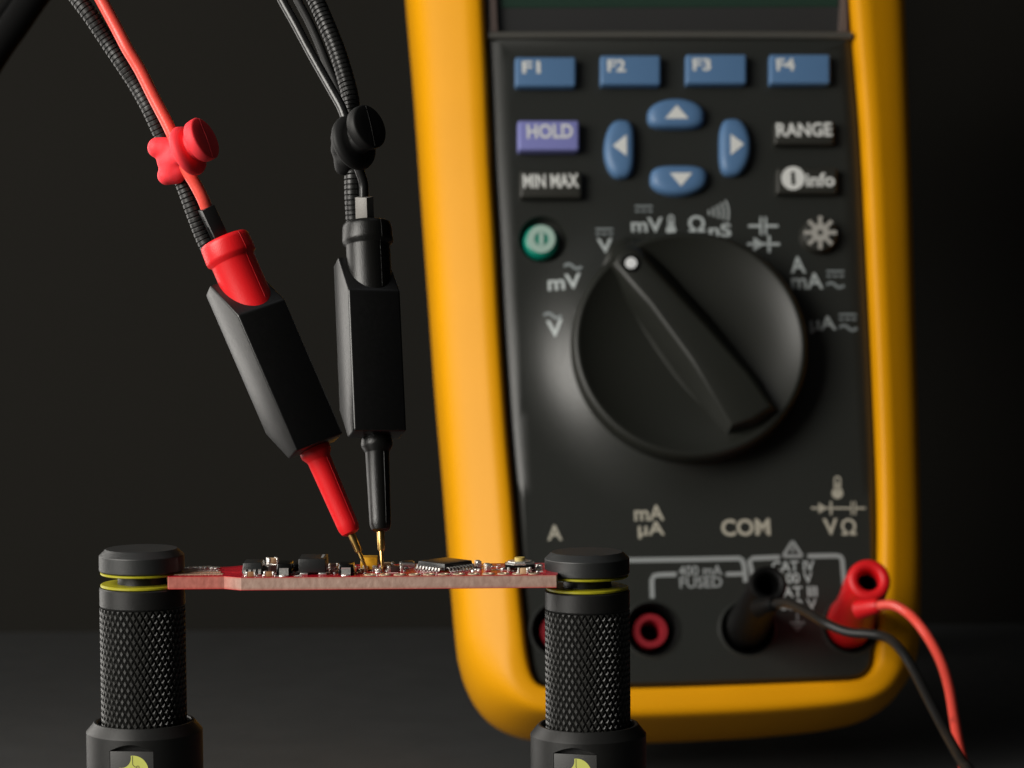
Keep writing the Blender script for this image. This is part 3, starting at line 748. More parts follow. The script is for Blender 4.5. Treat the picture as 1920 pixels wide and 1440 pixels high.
# ------------------------------------------------------------------ silicone cable clips
def remeshed(name, bm, m, parent, vox=0.012, it=40):
    me = bpy.data.meshes.new(name); bm.to_mesh(me); bm.free()
    o = bpy.data.objects.new(name, me); link(o)
    md = o.modifiers.new('r', 'REMESH'); md.mode = 'VOXEL'; md.voxel_size = vox
    sm = o.modifiers.new('s', 'SMOOTH'); sm.iterations = it; sm.factor = 0.6
    bpy.context.view_layer.update()
    me2 = bpy.data.meshes.new_from_object(o.evaluated_get(bpy.context.evaluated_depsgraph_get()))
    bpy.data.objects.remove(o)
    return finish(name, me2, m, parent, smooth=60)
def ball(bm, c, r, s=None):
    Mx = Matrix.Translation(c) @ Matrix.Diagonal((r, r, r, 1)) if s is None else s
    bmesh.ops.create_uvsphere(bm, u_segments=20, v_segments=12, radius=1, matrix=Mx)
def clip(label, Y, discc, dn, toward, rdisc, btnc, rbtn, btnth, lobes, m, wh):
    # dn: image direction the button points in (x right, y up), toward: how far it turns to the lens
    ax = (RT * dn[0] + UP * dn[1]).normalized(); nrm = (ax * math.cos(toward) - FW * math.sin(toward)).normalized()
    c0 = P(*discc, Y - 0.34); c1 = P(*btnc, Y - 0.44)
    t = thing('cable_clip', label, 'clip', P(*discc, Y))
    bm = bmesh.new()
    Mx = axisframe(c0, c0 + nrm, UP)
    tube(bm, [c0 + (P(*lobes[len(lobes) // 2][:2], Y) - c0) * k / 4 for k in range(5)], 0.13, 14)
    fb = bmesh.new(); lathe(fb, Mx, [(0, -0.07), (rdisc * 0.8, -0.07), (rdisc * 0.95, -0.045), (rdisc, 0.0), (rdisc * 0.95, 0.045), (rdisc * 0.75, 0.075), (0.19, 0.085), (0.17, 0.1), (0.17, 0.3)], 48); FL = fb
    tube(bm, [c0 - nrm * 0.1, c0.lerp(c1, 0.5), c1], 0.19, 20)
    for i, (x, y_, r, dy) in enumerate(lobes): ball(bm, P(x, y_, Y + dy), r)
    for i in range(len(lobes) - 1):
        a = P(*lobes[i][:2], Y + lobes[i][3]); b = P(*lobes[i + 1][:2], Y + lobes[i + 1][3]); r0, r1 = lobes[i][2], lobes[i + 1][2]
        bmx = [a.lerp(b, k / 6) for k in range(7)]
        tube(bm, bmx, lambda s, a=a, b=b, r0=r0, r1=r1: (r0 + (r1 - r0) * s / max(1e-6, (b - a).length)) * 0.93, 14)
    bd = remeshed('clip_body', bm, m, t); bobj('clip_flange', FL, m, t, smooth=75)
    bm = bmesh.new(); Mx = axisframe(c1, c1 + nrm, UP)
    lathe(bm, Mx, [(0, -btnth / 2), (rbtn * 0.75, -btnth * 0.56), (rbtn * 0.9, -btnth * 0.5), (rbtn * 0.97, -btnth * 0.36), (rbtn, 0.0), (rbtn, btnth * 0.38), (rbtn * 0.96, btnth * 0.46), (rbtn * 0.9, btnth * 0.5), (rbtn * 0.5, btnth * 0.54), (0, btnth * 0.55)], 56)
    bt = bobj('clip_button', bm, m, t, smooth=50)
    bm = bmesh.new()     # moulding seam across the button
    pts_ = [Mx @ Vector((rbtn * 0.93 * s, 0.0, btnth * 0.5 + 0.012 * (1 - abs(s)))) for s in [i / 8 - 1 for i in range(17)]]
    tube(bm, pts_, 0.0045, 6); bobj('mould_seam', bm, m, bt)
    return t
clip('red silicone clip tying the red cable to its gooseneck', 0.98, (352, 283), (0.90, 0.42), R(24), 0.325, (377, 263), 0.275, 0.15,
     [(296, 277, 0.135, -0.05), (309, 279, 0.15, -0.05), (324, 283, 0.17, -0.05), (335, 290, 0.19, -0.06), (326, 300, 0.19, -0.06), (316, 302, 0.15, -0.06), (322, 314, 0.16, -0.06), (334, 316, 0.16, -0.06), (322, 325, 0.14, -0.06), (313, 329, 0.125, -0.06), (330, 328, 0.12, -0.06)], M_SIL, None)
clip('black silicone clip tying the black cable to its gooseneck', 1.55, (663, 268), (0.86, 0.34), R(38), 0.36, (686, 240), 0.285, 0.16,
     [(640, 258, 0.14, -0.06), (640, 280, 0.14, -0.06), (647, 300, 0.15, -0.06), (644, 312, 0.12, -0.04)], M_BLKS, None)

# dark hose out of focus in the top left corner
hose = thing('hose', 'blurred thick black hose crossing the top left corner', 'hose', P(30, 60, 16))
bm = bmesh.new()
pp = catmull([P(*q) for q in [(-330, 1640, 16), (-320, 1100, 16), (-250, 680, 16), (-170, 420, 16), (-90, 240, 16), (-20, 115, 16), (30, 42, 16), (75, -22, 16), (150, -110, 16), (260, -200, 16), (420, -330, 16.5), (650, -520, 18), (900, -650, 24), (1180, -560, 34), (1290, -100, 40), (1300, 600, 41), (1300, 1225, 41)]], 0.2)
tube(bm, pp, 0.27, 20); bobj('hose_body', bm, mat('hose_rubber', (0.003, 0.003, 0.003), 0.8, spec=0.05), hose, smooth=80)
hose2 = thing('hose', 'faint dark cable left of the blurred black hose', 'hose', P(0, 40, 22))
bm = bmesh.new()
pp = catmull([P(*q) for q in [(-360, 1540, 20), (-350, 1000, 20), (-280, 580, 20), (-190, 330, 20), (-90, 150, 20), (-20, 52, 20), (35, -18, 20), (110, -110, 20), (230, -220, 20), (420, -350, 20), (680, -560, 22), (950, -680, 28), (1220, -560, 38), (1350, -50, 43), (1360, 600, 43), (1360, 1195, 43)]], 0.2)
tube(bm, pp, 0.13, 16); bobj('hose_body', bm, MATS['hose_rubber'], hose2, smooth=80)

# ------------------------------------------------------------------ circuit board
ZB = P(700, 1080.5, 0.0).z                 # top face of the board
BT = 0.155
def BX(px, Y): # world x for a pixel column at depth Y on the board top
    d = ray(px, 720 - 0) ; t = (Y - CAM.y) / FW.y; 
    # solve along the column at board height
    q = P(px, 1075, Y); return q.x
board = thing('circuit_board', 'small red circuit board clamped between the two knurled holders', 'circuit board', (BX(700, 0.5), 0.5, ZB - BT))
M_FR4 = bpy.data.materials.new('board_laminate'); M_FR4.use_nodes = True
nt = M_FR4.node_tree; b = nt.nodes['Principled BSDF']; b.inputs['Roughness'].default_value = 0.6
tc = nt.nodes.new('ShaderNodeTexCoord'); mp = nt.nodes.new('ShaderNodeMapping'); mp.inputs['Scale'].default_value = (14, 14, 9)
n1_ = nt.nodes.new('ShaderNodeTexNoise'); n1_.inputs['Scale'].default_value = 1; n1_.inputs['Detail'].default_value = 5
cr = nt.nodes.new('ShaderNodeValToRGB')
cr.color_ramp.elements[0].position = 0.2; cr.color_ramp.elements[0].color = (0.30, 0.175, 0.135, 1)
cr.color_ramp.elements[1].position = 0.8; cr.color_ramp.elements[1].color = (0.50, 0.345, 0.28, 1)
sx = nt.nodes.new('ShaderNodeSeparateXYZ')
gm = nt.nodes.new('ShaderNodeMapRange'); gm.inputs[1].default_value = BX(455, 0) - BX(700, .5); gm.inputs[2].default_value = BX(405, 0) - BX(700, .5)
mx = nt.nodes.new('ShaderNodeMix'); mx.data_type = 'RGBA'; mx.blend_type = 'MULTIPLY'; mx.inputs[7].default_value = (1.1, 0.50, 0.48, 1)
# red tint creeping in from the mask at top and bottom of the edge
gz = nt.nodes.new('ShaderNodeMapRange'); gz.inputs[1].default_value = 0.045; gz.inputs[2].default_value = 0.085
ab = nt.nodes.new('ShaderNodeMath'); ab.operation = 'ABSOLUTE'; sb = nt.nodes.new('ShaderNodeMath'); sb.operation = 'SUBTRACT'; sb.inputs[1].default_value = BT / 2
mx2 = nt.nodes.new('ShaderNodeMix'); mx2.data_type = 'RGBA'; mx2.blend_type = 'MULTIPLY'; mx2.inputs[7].default_value = (1.0, 0.5, 0.45, 1)
L_ = nt.links.new
L_(tc.outputs['Object'], mp.inputs[0]); L_(mp.outputs[0], n1_.inputs['Vector']); L_(n1_.outputs['Fac'], cr.inputs[0])
L_(tc.outputs['Object'], sx.inputs[0]); L_(sx.outputs['X'], gm.inputs[0]); L_(gm.outputs[0], mx.inputs[0]); L_(cr.outputs[0], mx.inputs[6])
L_(sx.outputs['Z'], sb.inputs[0]); L_(sb.outputs[0], ab.inputs[0]); L_(ab.outputs[0], gz.inputs[0]); L_(gz.outputs[0], mx2.inputs[0])
L_(mx.outputs[2], mx2.inputs[6]); L_(mx2.outputs[2], b.inputs['Base Color'])
bmp = nt.nodes.new('ShaderNodeBump'); bmp.inputs['Strength'].default_value = 0.6; bmp.inputs['Distance'].default_value = 0.01
L_(n1_.outputs['Fac'], bmp.inputs['Height']); L_(bmp.outputs[0], b.inputs['Normal'])
M_MASK = mat('red_solder_mask', (0.42, 0.006, 0.018), 0.22, spec=0.6, bump=0.25, bscale=30, var=0.25, vscale=5)
YBK = 1.15
out = [(BX(313, .15), .19), (BX(316, .15), .15), (BX(420, .15), .15), (BX(452, 0), 0.0), (BX(1043, 0), 0.0), (BX(1046, .02), 0.03), (BX(1046, .3), YBK), (BX(455, 1.1), YBK), (BX(425, 1), 1.02), (BX(316, 1), 1.02)]
bm = bmesh.new(); prism(bm, I4, out, ZB - BT, ZB - 0.006)
bmesh.ops.recalc_face_normals(bm, faces=bm.faces)
bobj('laminate', bm, M_FR4, board, smooth=0)
bm = bmesh.new(); prism(bm, I4, out, ZB - 0.006, ZB); mask = bobj('solder_mask', bm, M_MASK, board, smooth=0)
bm = bmesh.new(); prism(bm, I4, out, ZB - BT - 0.005, ZB - BT); bobj('solder_mask', bm, M_MASK, board, smooth=0)
rnd = random.Random(4)
def flat(name, pts_, m, z=0.003, th_=0.002, parent=None):
    bm = bmesh.new(); prism(bm, I4, pts_, ZB + 0.0005, ZB + z); return bobj(name, bm, m, parent or board, smooth=0)
def at(px, Y, z=0.0): return Vector((BX(px, Y), Y, ZB + z))
def comp(name, px, Y, sx_, sy_, sz, m, rot=0, bev=0.006, top=(1, 1), z0=0.0, parent=None):
    """component by pixel column of its centre, depth of its centre and size in cm"""
    bm = bmesh.new(); c = at(px, Y, z0 + sz / 2)
    box(bm, Matrix.Translation(c) @ Matrix.Rotation(rot, 4, 'Z'), sx_, sy_, sz, bev, 2, top)
    return bobj(name, bm, m, parent or board, smooth=30)
# edge pads with drilled holes
bm = bmesh.new()
for i in range(13):
    x = 694 + 27.8 * i
    if x > 1020: break
pads = [694 + 27.8 * i for i in range(12)]
for x in pads:
    c = at(x, 0.115)
    bm = bmesh.new(); prof_ = [(0.034, 0.0), (0.036, 0.010), (0.05, 0.014), (0.072, 0.008), (0.078, 0.0)]
    lathe(bm, Matrix.Translation(c), prof_, 20); pd = bobj('pad', bm, M_PAD, board)
    bm = bmesh.new(); lathe(bm, Matrix.Translation(c), [(0.034, 0.0045), (0, 0.0045)], 16); bobj('hole', bm, M_HOLE, pd, smooth=0)
# contact fingers of the plug end, with a blob of solder on the rear one
for k, Y in enumerate((0.33, 0.52, 0.70, 0.88)):
    x0, x1 = BX(343, Y), BX(418 - 4 * k, Y)
    flat('contact_finger', [(x0 - .3, Y - 0.055), (x1, Y - 0.055), (x1, Y + 0.045), (x0 - .3, Y + 0.045)], M_SOLD if k > 1 else M_PAD, 0.006)
bm = bmesh.new()
for i in range(9):
    x = 350 + 7 * i
    Mx = Matrix.Translation(at(x, 0.86 + rnd.uniform(-.02, .02), 0.008)) @ Matrix.Diagonal((0.055, 0.05, 0.016 + 0.012 * math.sin(i / 8 * math.pi), 1))
    bmesh.ops.create_uvsphere(bm, u_segments=12, v_segments=8, radius=1, matrix=Mx)
bobj('solder_blob', bm, M_SOLD, board, smooth=80)
# traces under the mask
for k in range(14):
    x0 = 415 + rnd.uniform(0, 8) if k < 5 else rnd.uniform(430, 980); Y = 0.3 + 0.14 * k if k < 5 else rnd.uniform(0.25, 1.08)
    ln = rnd.uniform(25, 60); dy = rnd.choice((0, 0, .06, -.06))
    a = at(x0, Y); b2 = at(min(1030, x0 + ln), min(1.08, max(.22, Y + dy)))
    bm = bmesh.new(); d = (b2 - a).normalized(); nn = Vector((-d.y, d.x, 0)) * 0.009
    prism(bm, I4, [tuple((a + nn).xy), tuple((a - nn).xy), tuple((b2 - nn).xy), tuple((b2 + nn).xy)], ZB + 0.0005, ZB + 0.0025)
    bobj('trace', bm, M_TRACE, board, smooth=0)
# silkscreen strokes and small solder fillets, too many to tell apart one by one
bm = bmesh.new()
for k in range(64):
    px_ = rnd.uniform(470, 1010); Y = rnd.uniform(0.22, 1.1); a = at(px_, Y)
    w_, l_ = rnd.uniform(.008, .016), rnd.uniform(.04, .14); an = rnd.choice((0, 0, math.pi / 2, math.pi / 4))
    Mx = Matrix.Translation(a) @ Matrix.Rotation(an, 4, 'Z'); box(bm, Mx, l_, w_, 0.003, 0, c=(0, 0, 0.002))
o = bobj('silkscreen', bm, M_SILK, board, smooth=0); o['kind'] = 'stuff'
bm = bmesh.new()
for k in range(70):
    px_ = rnd.choice((rnd.uniform(545, 565), rnd.uniform(612, 640), rnd.uniform(664, 770), rnd.uniform(885, 945), rnd.uniform(1000, 1015), rnd.uniform(480, 1000))); Y = rnd.uniform(0.25, 1.05)
    r = rnd.uniform(.016, .034); Mx = Matrix.Translation(at(px_, Y)) @ Matrix.Diagonal((r, r * .8, r * rnd.uniform(.4, .9), 1))
    bmesh.ops.create_uvsphere(bm, u_segments=8, v_segments=6, radius=1, matrix=Mx)
o = bobj('solder_joint', bm, M_SOLD, board, smooth=80); o['kind'] = 'stuff'
for x, Y, t in ((518, 0.16, '2'), (559, 0.14, '2')):
    me = text_mesh(t, 0.22 if len(t) == 1 else 0.14, 0.01)
    Mt = Matrix.Translation(at(x, Y, 0.004)) @ (Matrix.Rotation(R(90), 4, 'Z') if t == 'RST' else Matrix.Rotation(0, 4, 'Z'))
    me.transform(Mt @ Matrix.Diagonal((1, 1.6 if len(t) == 1 else 1.2, 1, 1))); finish('silk_lettering', me, M_SILK, mask, 0)

def gull(bm, M, w_, out_, h_, th_=0.012):
    """gull-wing lead: runs out along +x from the body, drops and turns to the board"""
    pr_ = [(0.0, h_), (out_ * 0.35, h_), (out_ * 0.5, h_ * 0.9), (out_ * 0.62, th_ * 1.6), (out_ * 0.75, th_), (out_, th_ * 0.8)]
    top_, bot = [], []
    for i, (x, z_) in enumerate(pr_):
        a = pr_[max(i - 1, 0)]; c = pr_[min(i + 1, len(pr_) - 1)]; d = Vector((c[0] - a[0], c[1] - a[1])).normalized(); nn = Vector((-d.y, d.x)) * th_
        top_.append((x + nn.x * .5, z_ + nn.y * .5)); bot.append((x - nn.x * .5, z_ - nn.y * .5))
    ring = top_ + bot[::-1]
    A = [bm.verts.new(M @ Vector((x, -w_ / 2, z_))) for x, z_ in ring]; B = [bm.verts.new(M @ Vector((x, w_ / 2, z_))) for x, z_ in ring]
    n_ = len(ring)
    for i in range(n_): bm.faces.new((A[i], A[(i + 1) % n_], B[(i + 1) % n_], B[i]))
    k_ = len(top_)
    for i in range(k_ - 1):
        bm.faces.new((A[i], A[n_ - 1 - i], A[n_ - 2 - i], A[i + 1])); bm.faces.new((B[i], B[i + 1], B[n_ - 2 - i], B[n_ - 1 - i]))
def leads(parent, spots, w_, out_, h_):
    """alike leads share one mesh"""
    bm = bmesh.new(); gull(bm, I4, w_, out_, h_)
    bmesh.ops.recalc_face_normals(bm, faces=bm.faces)
    me = bpy.data.meshes.new('lead'); bm.to_mesh(me); bm.free(); me.materials.append(M_LEAD)
    W = wloc(parent)
    for c, ang in spots:
        o = link(bpy.data.objects.new('lead', me)); o.parent = parent
        o.matrix_local = Matrix.Translation(c - W) @ Matrix.Rotation(ang, 4, 'Z')
# eight-pin chip
c8 = comp('regulator_chip', 476, 0.46, 0.262, 0.42, 0.13, M_CHIP, 0, 0.012, (0.84, 0.86), 0.012)
leads(c8, [(at(476 + dx, 0.46, 0) + Vector((0, -0.19, 0)), -math.pi / 2) for dx in (-14, -4.5, 4.5, 14)] + [(at(476 + dx, 0.46, 0) + Vector((0, 0.19, 0)), math.pi / 2) for dx in (-14, -4.5, 4.5, 14)], 0.035, 0.085, 0.06)
def cap_(px_, Y, l_, d_, h_, m, rot=0, name='capacitor'):
    o = comp(name, px_, Y, l_ * 0.62, d_, h_ * 0.96, m, rot, 0.005)
    for s in (-1, 1):
        bm = bmesh.new(); Mx = Matrix.Translation(at(px_, Y)) @ Matrix.Rotation(rot, 4, 'Z')
        box(bm, Mx, l_ * 0.22, d_ * 1.05, h_ * 1.04, 0.008, 2, c=(s * l_ * 0.40, 0, h_ * .52))
        ball(bm, at(px_, Y), .02, Mx @ Matrix.Translation((s * l_ * 0.55, 0, 0.006)) @ Matrix.Diagonal((l_ * .12, d_ * .5, h_ * .35, 1)))
        bobj('end_cap', bm, M_SOLD, o, smooth=50)
    return o
cap_(470.5, 0.075, 0.125, 0.055, 0.062, M_CERA); cap_(504.5, 0.075, 0.130, 0.055, 0.062, M_CERA)
cap_(506, 0.52, 0.20, 0.12, 0.085, mat('grey_ceramic', (0.26, 0.22, 0.19), 0.5), R(58))
cap_(511, 0.86, 0.13, 0.12, 0.13, M_CERB, R(20))
# two three-leg transistors
def sot(px_, Y):
    b_ = comp('transistor', px_, Y, 0.17, 0.16, 0.075, M_CHIPG, 0, 0.01, (0.9, 0.88), 0.045)
    k_ = comp('package_base', px_, Y, 0.19, 0.18, 0.05, M_CHIPG, 0, 0.006, (1, 1), 0.004, b_)
    leads(b_, [(at(px_, Y) + Vector((0.005, -0.085, 0)), -math.pi / 2)], 0.105, 0.10, 0.078)
    leads(b_, [(at(px_, Y) + Vector((s * .06, 0.085, 0)), math.pi / 2) for s in (-1, 1)], 0.05, 0.10, 0.06)
    bm = bmesh.new(); ball(bm, at(px_, Y), 1, Matrix.Translation(at(px_, Y) + Vector((0.005, -0.18, 0.005))) @ Matrix.Diagonal((.062, .03, .022, 1))); bobj('solder_fillet', bm, M_SOLD, b_, smooth=80)
    return b_
def sotbig(px_, Y, w_, d_, h_):
    b_ = comp('transistor', px_, Y, w_, d_, h_, M_CHIPG, 0, 0.012, (0.93, 0.9), 0.055)
    comp('package_base', px_, Y, w_ * 1.04, d_ * 1.04, 0.06, M_CHIPG, 0, 0.006, (1, 1), 0.004, b_)
    leads(b_, [(at(px_, Y) + Vector((0.0, -d_ * .47, 0)), -math.pi / 2)], 0.112, 0.085, 0.088)
    leads(b_, [(at(px_, Y) + Vector((s * w_ * .32, d_ * .5, 0)), math.pi / 2) for s in (-1, 1)], 0.05, 0.10, 0.06)
    bm = bmesh.new(); ball(bm, at(px_, Y), 1, Matrix.Translation(at(px_, Y) + Vector((0.0, -d_ * .5 - .07, 0.004))) @ Matrix.Diagonal((.06, .028, .022, 1))); bobj('solder_fillet', bm, M_SOLD, b_, smooth=80)
sotbig(535, 0.30, 0.185, 0.36, 0.09); sotbig(650.5, 0.28, 0.185, 0.30, 0.075)
comp('diode', 559, 0.62, 0.10, 0.16, 0.09, M_CHIPG, 0, 0.01)
# the large square diode
dd = comp('power_diode', 588, 0.42, 0.335, 0.52, 0.168, M_CHIP, 0, 0.012, (0.985, 0.97), 0.028)
for dx in (-18, 17):
    comp('lead', 588 + dx, 0.175, 0.10, 0.06, 0.028, M_LEAD, 0, 0.008, (1, 1), 0.0, dd)
comp('cathode_bar', 606, 0.45, 0.03, 0.30, 0.0015, M_GREY, 0, 0, (1, 1), 0.1965, dd)
# tantalum capacitor
tt = comp('tantalum_capacitor', 693, 0.62, 0.215, 0.30, 0.145, M_TANT, 0, 0.014, (0.95, 0.9), 0.02)
comp('polarity_band', 693, 0.60, 0.16, 0.05, 0.0015, M_TANTD, 0, 0, (1, 1), 0.1655, tt)
for dx in (-8, 10): comp('lead', 693 + dx, 0.455, 0.06, 0.03, 0.075, M_LEAD, 0, 0.006, (1, 1), 0.0, tt)
# row of small chip resistors and bits behind the needles
M_RES = mat('resistor_black', (0.035, 0.02, 0.018), 0.35)
cap_(741, 0.42, 0.19, 0.10, 0.075, M_RES, R(8), 'resistor'); cap_(727, 0.86, 0.15, 0.09, 0.06, M_CERB, R(0), 'capacitor'); cap_(748, 0.60, 0.12, 0.07, 0.05, M_RES, R(40), 'resistor')
cap_(709, 0.34, 0.10, 0.07, 0.05, M_CERA, R(90), 'capacitor'); cap_(735, 0.62, 0.10, 0.06, 0.05, M_RES, R(0), 'resistor'); cap_(627, 0.52, 0.15, 0.08, 0.055, M_RES, R(90), 'resistor'); cap_(626, 0.88, 0.12, 0.07, 0.05, M_RES, R(0), 'resistor')
cap_(676, 0.36, 0.09, 0.06, 0.05, M_CERA, R(60), 'capacitor')
rs = comp('resonator', 764, 0.95, 0.19, 0.16, 0.05, M_LEAD, R(5), 0.012); comp('resonator_lid', 764, 0.95, 0.14, 0.11, 0.012, M_CHIP, R(5), 0.004, (1, 1), 0.05, rs)
# square microcontroller set at 45 degrees
Q = 0.485; cc = at(835, 0.62)
mcu = comp('microcontroller', 835, 0.62, Q, Q, 0.085, M_CHIP, R(45), 0.010, (0.97, 0.97), 0.022)
sp = []
for side in range(4):
    a_ = R(45 + 90 * side); d = Vector((math.cos(a_), math.sin(a_), 0)); s_ = Vector((-d.y, d.x, 0))
    for k in range(8): sp.append((Vector((cc.x, cc.y, ZB)) + d * (Q / 2 - 0.005) + s_ * ((k - 3.5) * 0.0555), a_))
leads(mcu, sp, 0.026, 0.095, 0.058)
bm = bmesh.new(); lathe(bm, Matrix.Translation(cc + Vector((-0.26, 0, 0.1075))), [(0.022, 0.0), (0.02, 0.002), (0, 0.002)], 16); bobj('pin_one_dot', bm, M_CHIPG, mcu)
# two little upright tinned parts
for x, Y, s in ((896.5, 0.72, .062), (914, 0.42, .066)):
    o = comp('chip_capacitor', x, Y, s, 0.10, 0.085, M_CERB, R(12), 0.006)
    for q in (-1, 1): 
        bm = bmesh.new(); box(bm, Matrix.Translation(at(x, Y)) @ Matrix.Rotation(R(12), 4, 'Z'), s * 1.08, 0.04, 0.092, 0.012, 2, c=(0, q * .045, .046)); bobj('end_cap', bm, M_SOLD, o, smooth=50)
# tactile push button
sw = comp('push_button', 975, 0.50, 0.37, 0.37, 0.055, M_CHIPG, 0, 0.008, (1, 1), 0.022)
bx = at(975, 0.50)
bm = bmesh.new(); lathe(bm, Matrix.Translation(bx) @ Matrix.Rotation(R(22.5), 4, 'Z'), [(0.190, 0.074), (0.192, 0.092), (0.165, 0.097), (0.155, 0.112), (0.09, 0.118), (0, 0.118)], 8)
bobj('cover_plate', bm, M_LEAD, sw, smooth=20)
bm = bmesh.new(); lathe(bm, Matrix.Translation(bx), [(0.066, 0.11), (0.066, 0.15), (0.060, 0.156), (0, 0.157)], 28)
bobj('plunger', bm, mat('plunger_yellow', (0.48, 0.36, 0.10), 0.4, bump=.3), sw, smooth=40)
for dx, dy in ((-21, -.2), (19, -.2), (-21, .2), (19, .2)):
    comp('foot', 975 + dx, 0.5 + dy, 0.045, 0.05, 0.06, M_SOLD, 0, 0.01, (0.8, 1), 0.0, sw)
cap_(981, 0.10, 0.135, 0.07, 0.075, M_CERB, 0, 'capacitor')
flat('silk_patch', [(BX(1014, .3), .16), (BX(1023, .3), .16), (BX(1027, .9), .9), (BX(1018, .9), .9)], M_TRACE, 0.002)
for k in range(5): flat('silk_bar', [(BX(1006, .3), .25 + .14 * k), (BX(1017, .3), .25 + .14 * k), (BX(1018, .3), .31 + .14 * k), (BX(1007, .3), .31 + .14 * k)], M_SILK, 0.003)

# ------------------------------------------------------------------ board holders
def make_holder(px_, Y, label, py0):
    c0 = P(px_, 1100, Y)
    t = thing('board_holder', label, 'holder', (c0.x, Y, 0), 'knurled holders clamping the circuit board')
    def z(py): return P(px_, py + py0, Y).z
    r = 0.525
    O = Matrix.Translation((c0.x, Y, 0))
    def L_(name, pr_, m, par=None, n_=96, sm=9):
        bm = bmesh.new(); lathe(bm, O, pr_, n_); return bobj(name, bm, m, par or t, smooth=sm)
    L_('cap', [(0, z(1029)), (r - .086, z(1029)), (r - .081, z(1029.6)), (r - .003, z(1040.8)), (r, z(1042)), (r, z(1068.5)), (r - .02, z(1071.5)), (0.2, z(1071.5))], M_ANODC, None, 96, 9)
    def washer(a_, b_): L_('washer', [(0.25, z(a_)), (r - .03, z(a_)), (r - .015, z(a_ + 1.5)), (r - .015, z(b_ - 1.5)), (r - .03, z(b_)), (0.25, z(b_))], M_WASH)
    washer(1071.8, 1077); washer(1094, 1100)
    L_('stud', [(0.30, z(1060)), (0.30, z(1110))], M_ANOD)
    zt, zb = z(1138), z(1364)
    L_('post', [(0.2, z(1100.5)), (r - .012, z(1100.5)), (r, z(1102.5)), (r, z(1134)), (r - .012, z(1137)), (r - .03, z(1139)), (r - .03, z(1420)), (0, z(1420))], M_ANOD)
    # knurl: cut diamonds standing on the post
    N = 40; p_ = 0.148; ro, ri = r + 0.002, r - 0.03
    bm = bmesh.new()
    def S_(a_, b_, rad, shr=0.0, ca=0, cb=0):
        a2 = ca + (a_ - ca) * (1 - shr); b2 = cb + (b_ - cb) * (1 - shr)
        phi = (a2 + b2) / 2 / N * 2 * math.pi; zz = (a2 - b2) / 2 * p_
        Z = min(0.0, max(zb - zt, -zz)) + zt
        return bm.verts.new((c0.x + rad * math.cos(phi), Y + rad * math.sin(phi), Z))
    rowsN = int((zt - zb) / p_ * 2) + 2
    for dz in range(-1, rowsN):
        for j in range(N):
            # cell centre: a-b = dz (half pitches), a+b = 2j + (dz&1)
            ca = (2 * j + (dz & 1) + dz) / 2; cb = (2 * j + (dz & 1) - dz) / 2
            zc = -dz / 2 * p_
            if zc > 0.01 or zc < zb - zt - 0.01: continue
            cs = [(ca - .5, cb - .5), (ca + .5, cb - .5), (ca + .5, cb + .5), (ca - .5, cb + .5)]
            lo_ = [S_(x, y_, ri) for x, y_ in cs]; hi = [S_(x, y_, ro, 0.55, ca, cb) for x, y_ in cs]
            for i in range(4): bm.faces.new((lo_[i], lo_[(i + 1) % 4], hi[(i + 1) % 4], hi[i]))
            bm.faces.new(hi)
    bobj('knurled_grip', bm, mat('knurl_aluminium', (0.014, 0.014, 0.0125), 0.4, spec=0.7, bump=0.2, bscale=140), t, smooth=0)
    # base sleeve
    Rb = 0.718
    ztop = z(1351); zch = z(1369)
    L_('base', [(0.55, ztop - 1.2), (0.575, ztop - 0.02), (0.585, ztop - 0.004), (0.605, ztop), (0.618, ztop - 0.004), (Rb - .004, zch), (Rb, zch - 0.006), (Rb, z(1640)), (Rb + .35, z(1700)), (Rb + .5, z(1720)), (Rb + .5, 0.08), (Rb + .45, 0.0), (0, 0.0)], M_ANOD, None, 96)
    # flat badge let into the sleeve
    zz0, zz1 = z(1401), z(1560)
    dirv = (Vector((CAM.x, CAM.y, 0)) - Vector((c0.x, Y, 0))).normalized(); dirv = (Matrix.Rotation(R(-14), 4, 'Z') @ dirv)
    side = Vector((0, 0, 1)).cross(dirv)
    hc = Rb * 0.925
    wd = 0.275
    Mx = frame(Vector((c0.x, Y, 0)) + dirv * 0, side, Vector((0, 0, 1)), dirv)
    zz0 = P(px_, 1411 + py0, Y - Rb).z; zz1 = P(px_, 1560, Y - Rb).z; FD = 0.662
    cut = [(-wd, zz1), (wd, zz1), (wd, zz0)] + [(wd * (1 - 2 * i / 12), zz0 + 0.085 * math.sin(math.pi * i / 12)) for i in range(1, 12)] + [(-wd, zz0)]
    bm = bmesh.new(); prism(bm, Mx, cut, FD - 0.07, 1.2)
    bmesh.ops.recalc_face_normals(bm, faces=bm.faces)
    me = bpy.data.meshes.new('cut'); bm.to_mesh(me); bm.free(); me.materials.append(M_HOLE)
    co = link(bpy.data.objects.new('cut', me))
    # the sleeve's own vertices sit relative to the holder's root
    me.transform(Matrix.Translation(-wloc(t))); co.location = t.location
    bs = [o for o in t.children if o.name.startswith('base')][0]
    md = bs.modifiers.new('b', 'BOOLEAN'); md.operation = 'DIFFERENCE'; md.object = co; md.solver = 'EXACT'
    bpy.context.view_layer.update()
    me2 = bpy.data.meshes.new_from_object(bs.evaluated_get(bpy.context.evaluated_depsgraph_get()))
    bs.modifiers.clear(); bs.data = me2; bpy.data.objects.remove(co)
    for p in me2.polygons: p.use_smooth = True
    me2.set_sharp_from_angle(angle=R(30))
    bm = bmesh.new(); box(bm, Mx, wd * 2 - 0.01, zz0 - zz1 - 0.01, 0.06, 0.006, 2, c=(0, (zz0 + zz1) / 2, FD - 0.03))
    bd = bobj('badge', bm, M_LABEL, t, smooth=30)
    # logo: disc with a bite out of its upper left, circuit lines inside
    lc = (0.02, zz0 - 0.24); lr = 0.185; pts_ = []
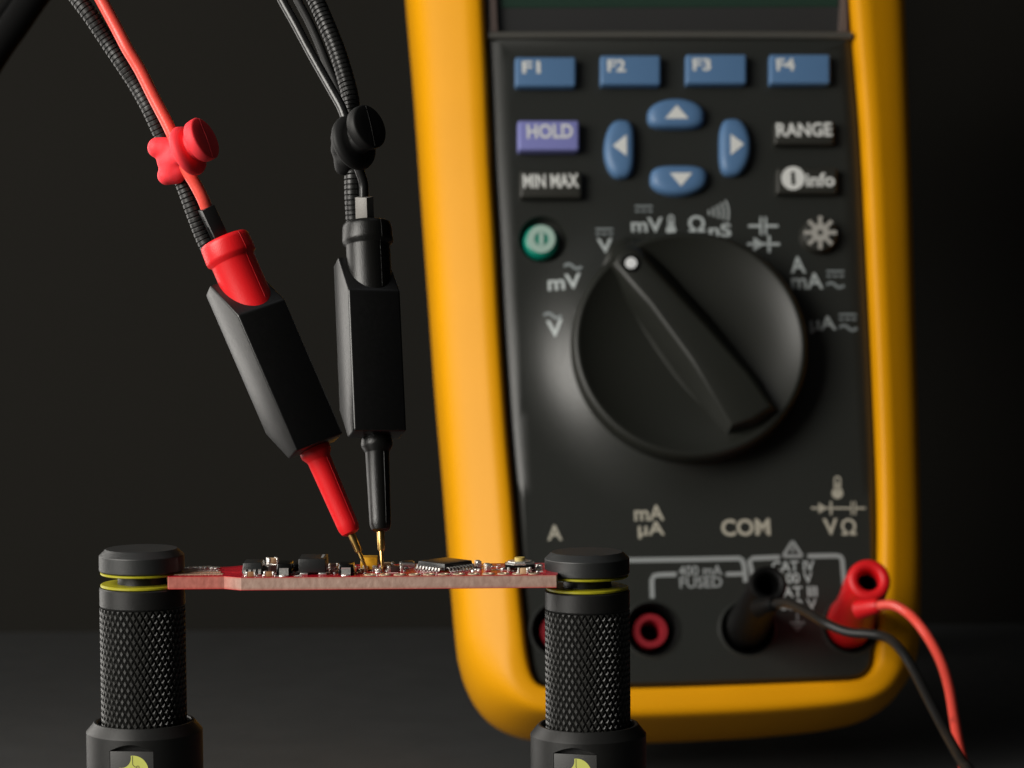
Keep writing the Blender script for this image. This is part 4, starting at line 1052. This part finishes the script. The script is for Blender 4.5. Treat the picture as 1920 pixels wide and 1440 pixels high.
    for k in range(41):
        a_ = R(100 - 360 * k / 40 * 0.80); pts_.append((lc[0] + lr * math.cos(a_), lc[1] + lr * math.sin(a_)))
    bc = (lc[0] - 0.155, lc[1] + 0.155); rb_ = 0.125
    for k in range(9):
        a_ = R(-100 + 110 * k / 8); pts_.append((bc[0] + rb_ * math.cos(a_), bc[1] + rb_ * math.sin(a_)))
    bm = bmesh.new(); f = bm.faces.new([bm.verts.new(Mx @ Vector((x, y_, FD + 0.003))) for x, y_ in pts_])
    f.normal_update()
    if f.normal.dot(dirv) < 0: f.normal_flip()
    bmesh.ops.triangulate(bm, faces=bm.faces)
    lg = bobj('logo', bm, M_LOGO, bd, smooth=0, recalc=False)
    bm = bmesh.new()
    def st(pp_, w_):
        for a_, b_ in zip(pp_, pp_[1:]):
            a_, b_ = Vector(a_), Vector(b_); d_ = (b_ - a_).normalized(); nn = Vector((-d_.y, d_.x)) * w_
            bm.faces.new([bm.verts.new(Mx @ Vector((q.x, q.y, FD + 0.005))) for q in (a_ + nn, b_ + nn, b_ - nn, a_ - nn)])
    st([(lc[0] - .01, lc[1] + lr * .97), (lc[0] - .01, lc[1] + lr * .42), (lc[0] + .015, lc[1] + lr * .26), (lc[0] + .04, lc[1] + lr * .24)], 0.0035)
    st([(lc[0] + .055 + .016 * math.cos(R(30 * k)), lc[1] + lr * .24 + .016 * math.sin(R(30 * k))) for k in range(13)], 0.0035)
    st([(lc[0] + .06, lc[1] - .02), (lc[0] + .10, lc[1] - .02)], 0.0035)
    for q in ((.06, -.02), (.11, .02)): st([(lc[0] + q[0] + .010 * math.cos(R(45 * k)), lc[1] + q[1] + .010 * math.sin(R(45 * k))) for k in range(9)], 0.004)
    bobj('logo_line', bm, M_LABEL, lg, smooth=0)
    t.rotation_euler = (0, 0, 0)
    return t
h1 = make_holder(266.5, 0.56, 'knurled black holder gripping the plug end of the board, left of the probes', -1)
h2 = make_holder(1101, 0.56, 'knurled black holder standing in front of the multimeter jacks', 5)
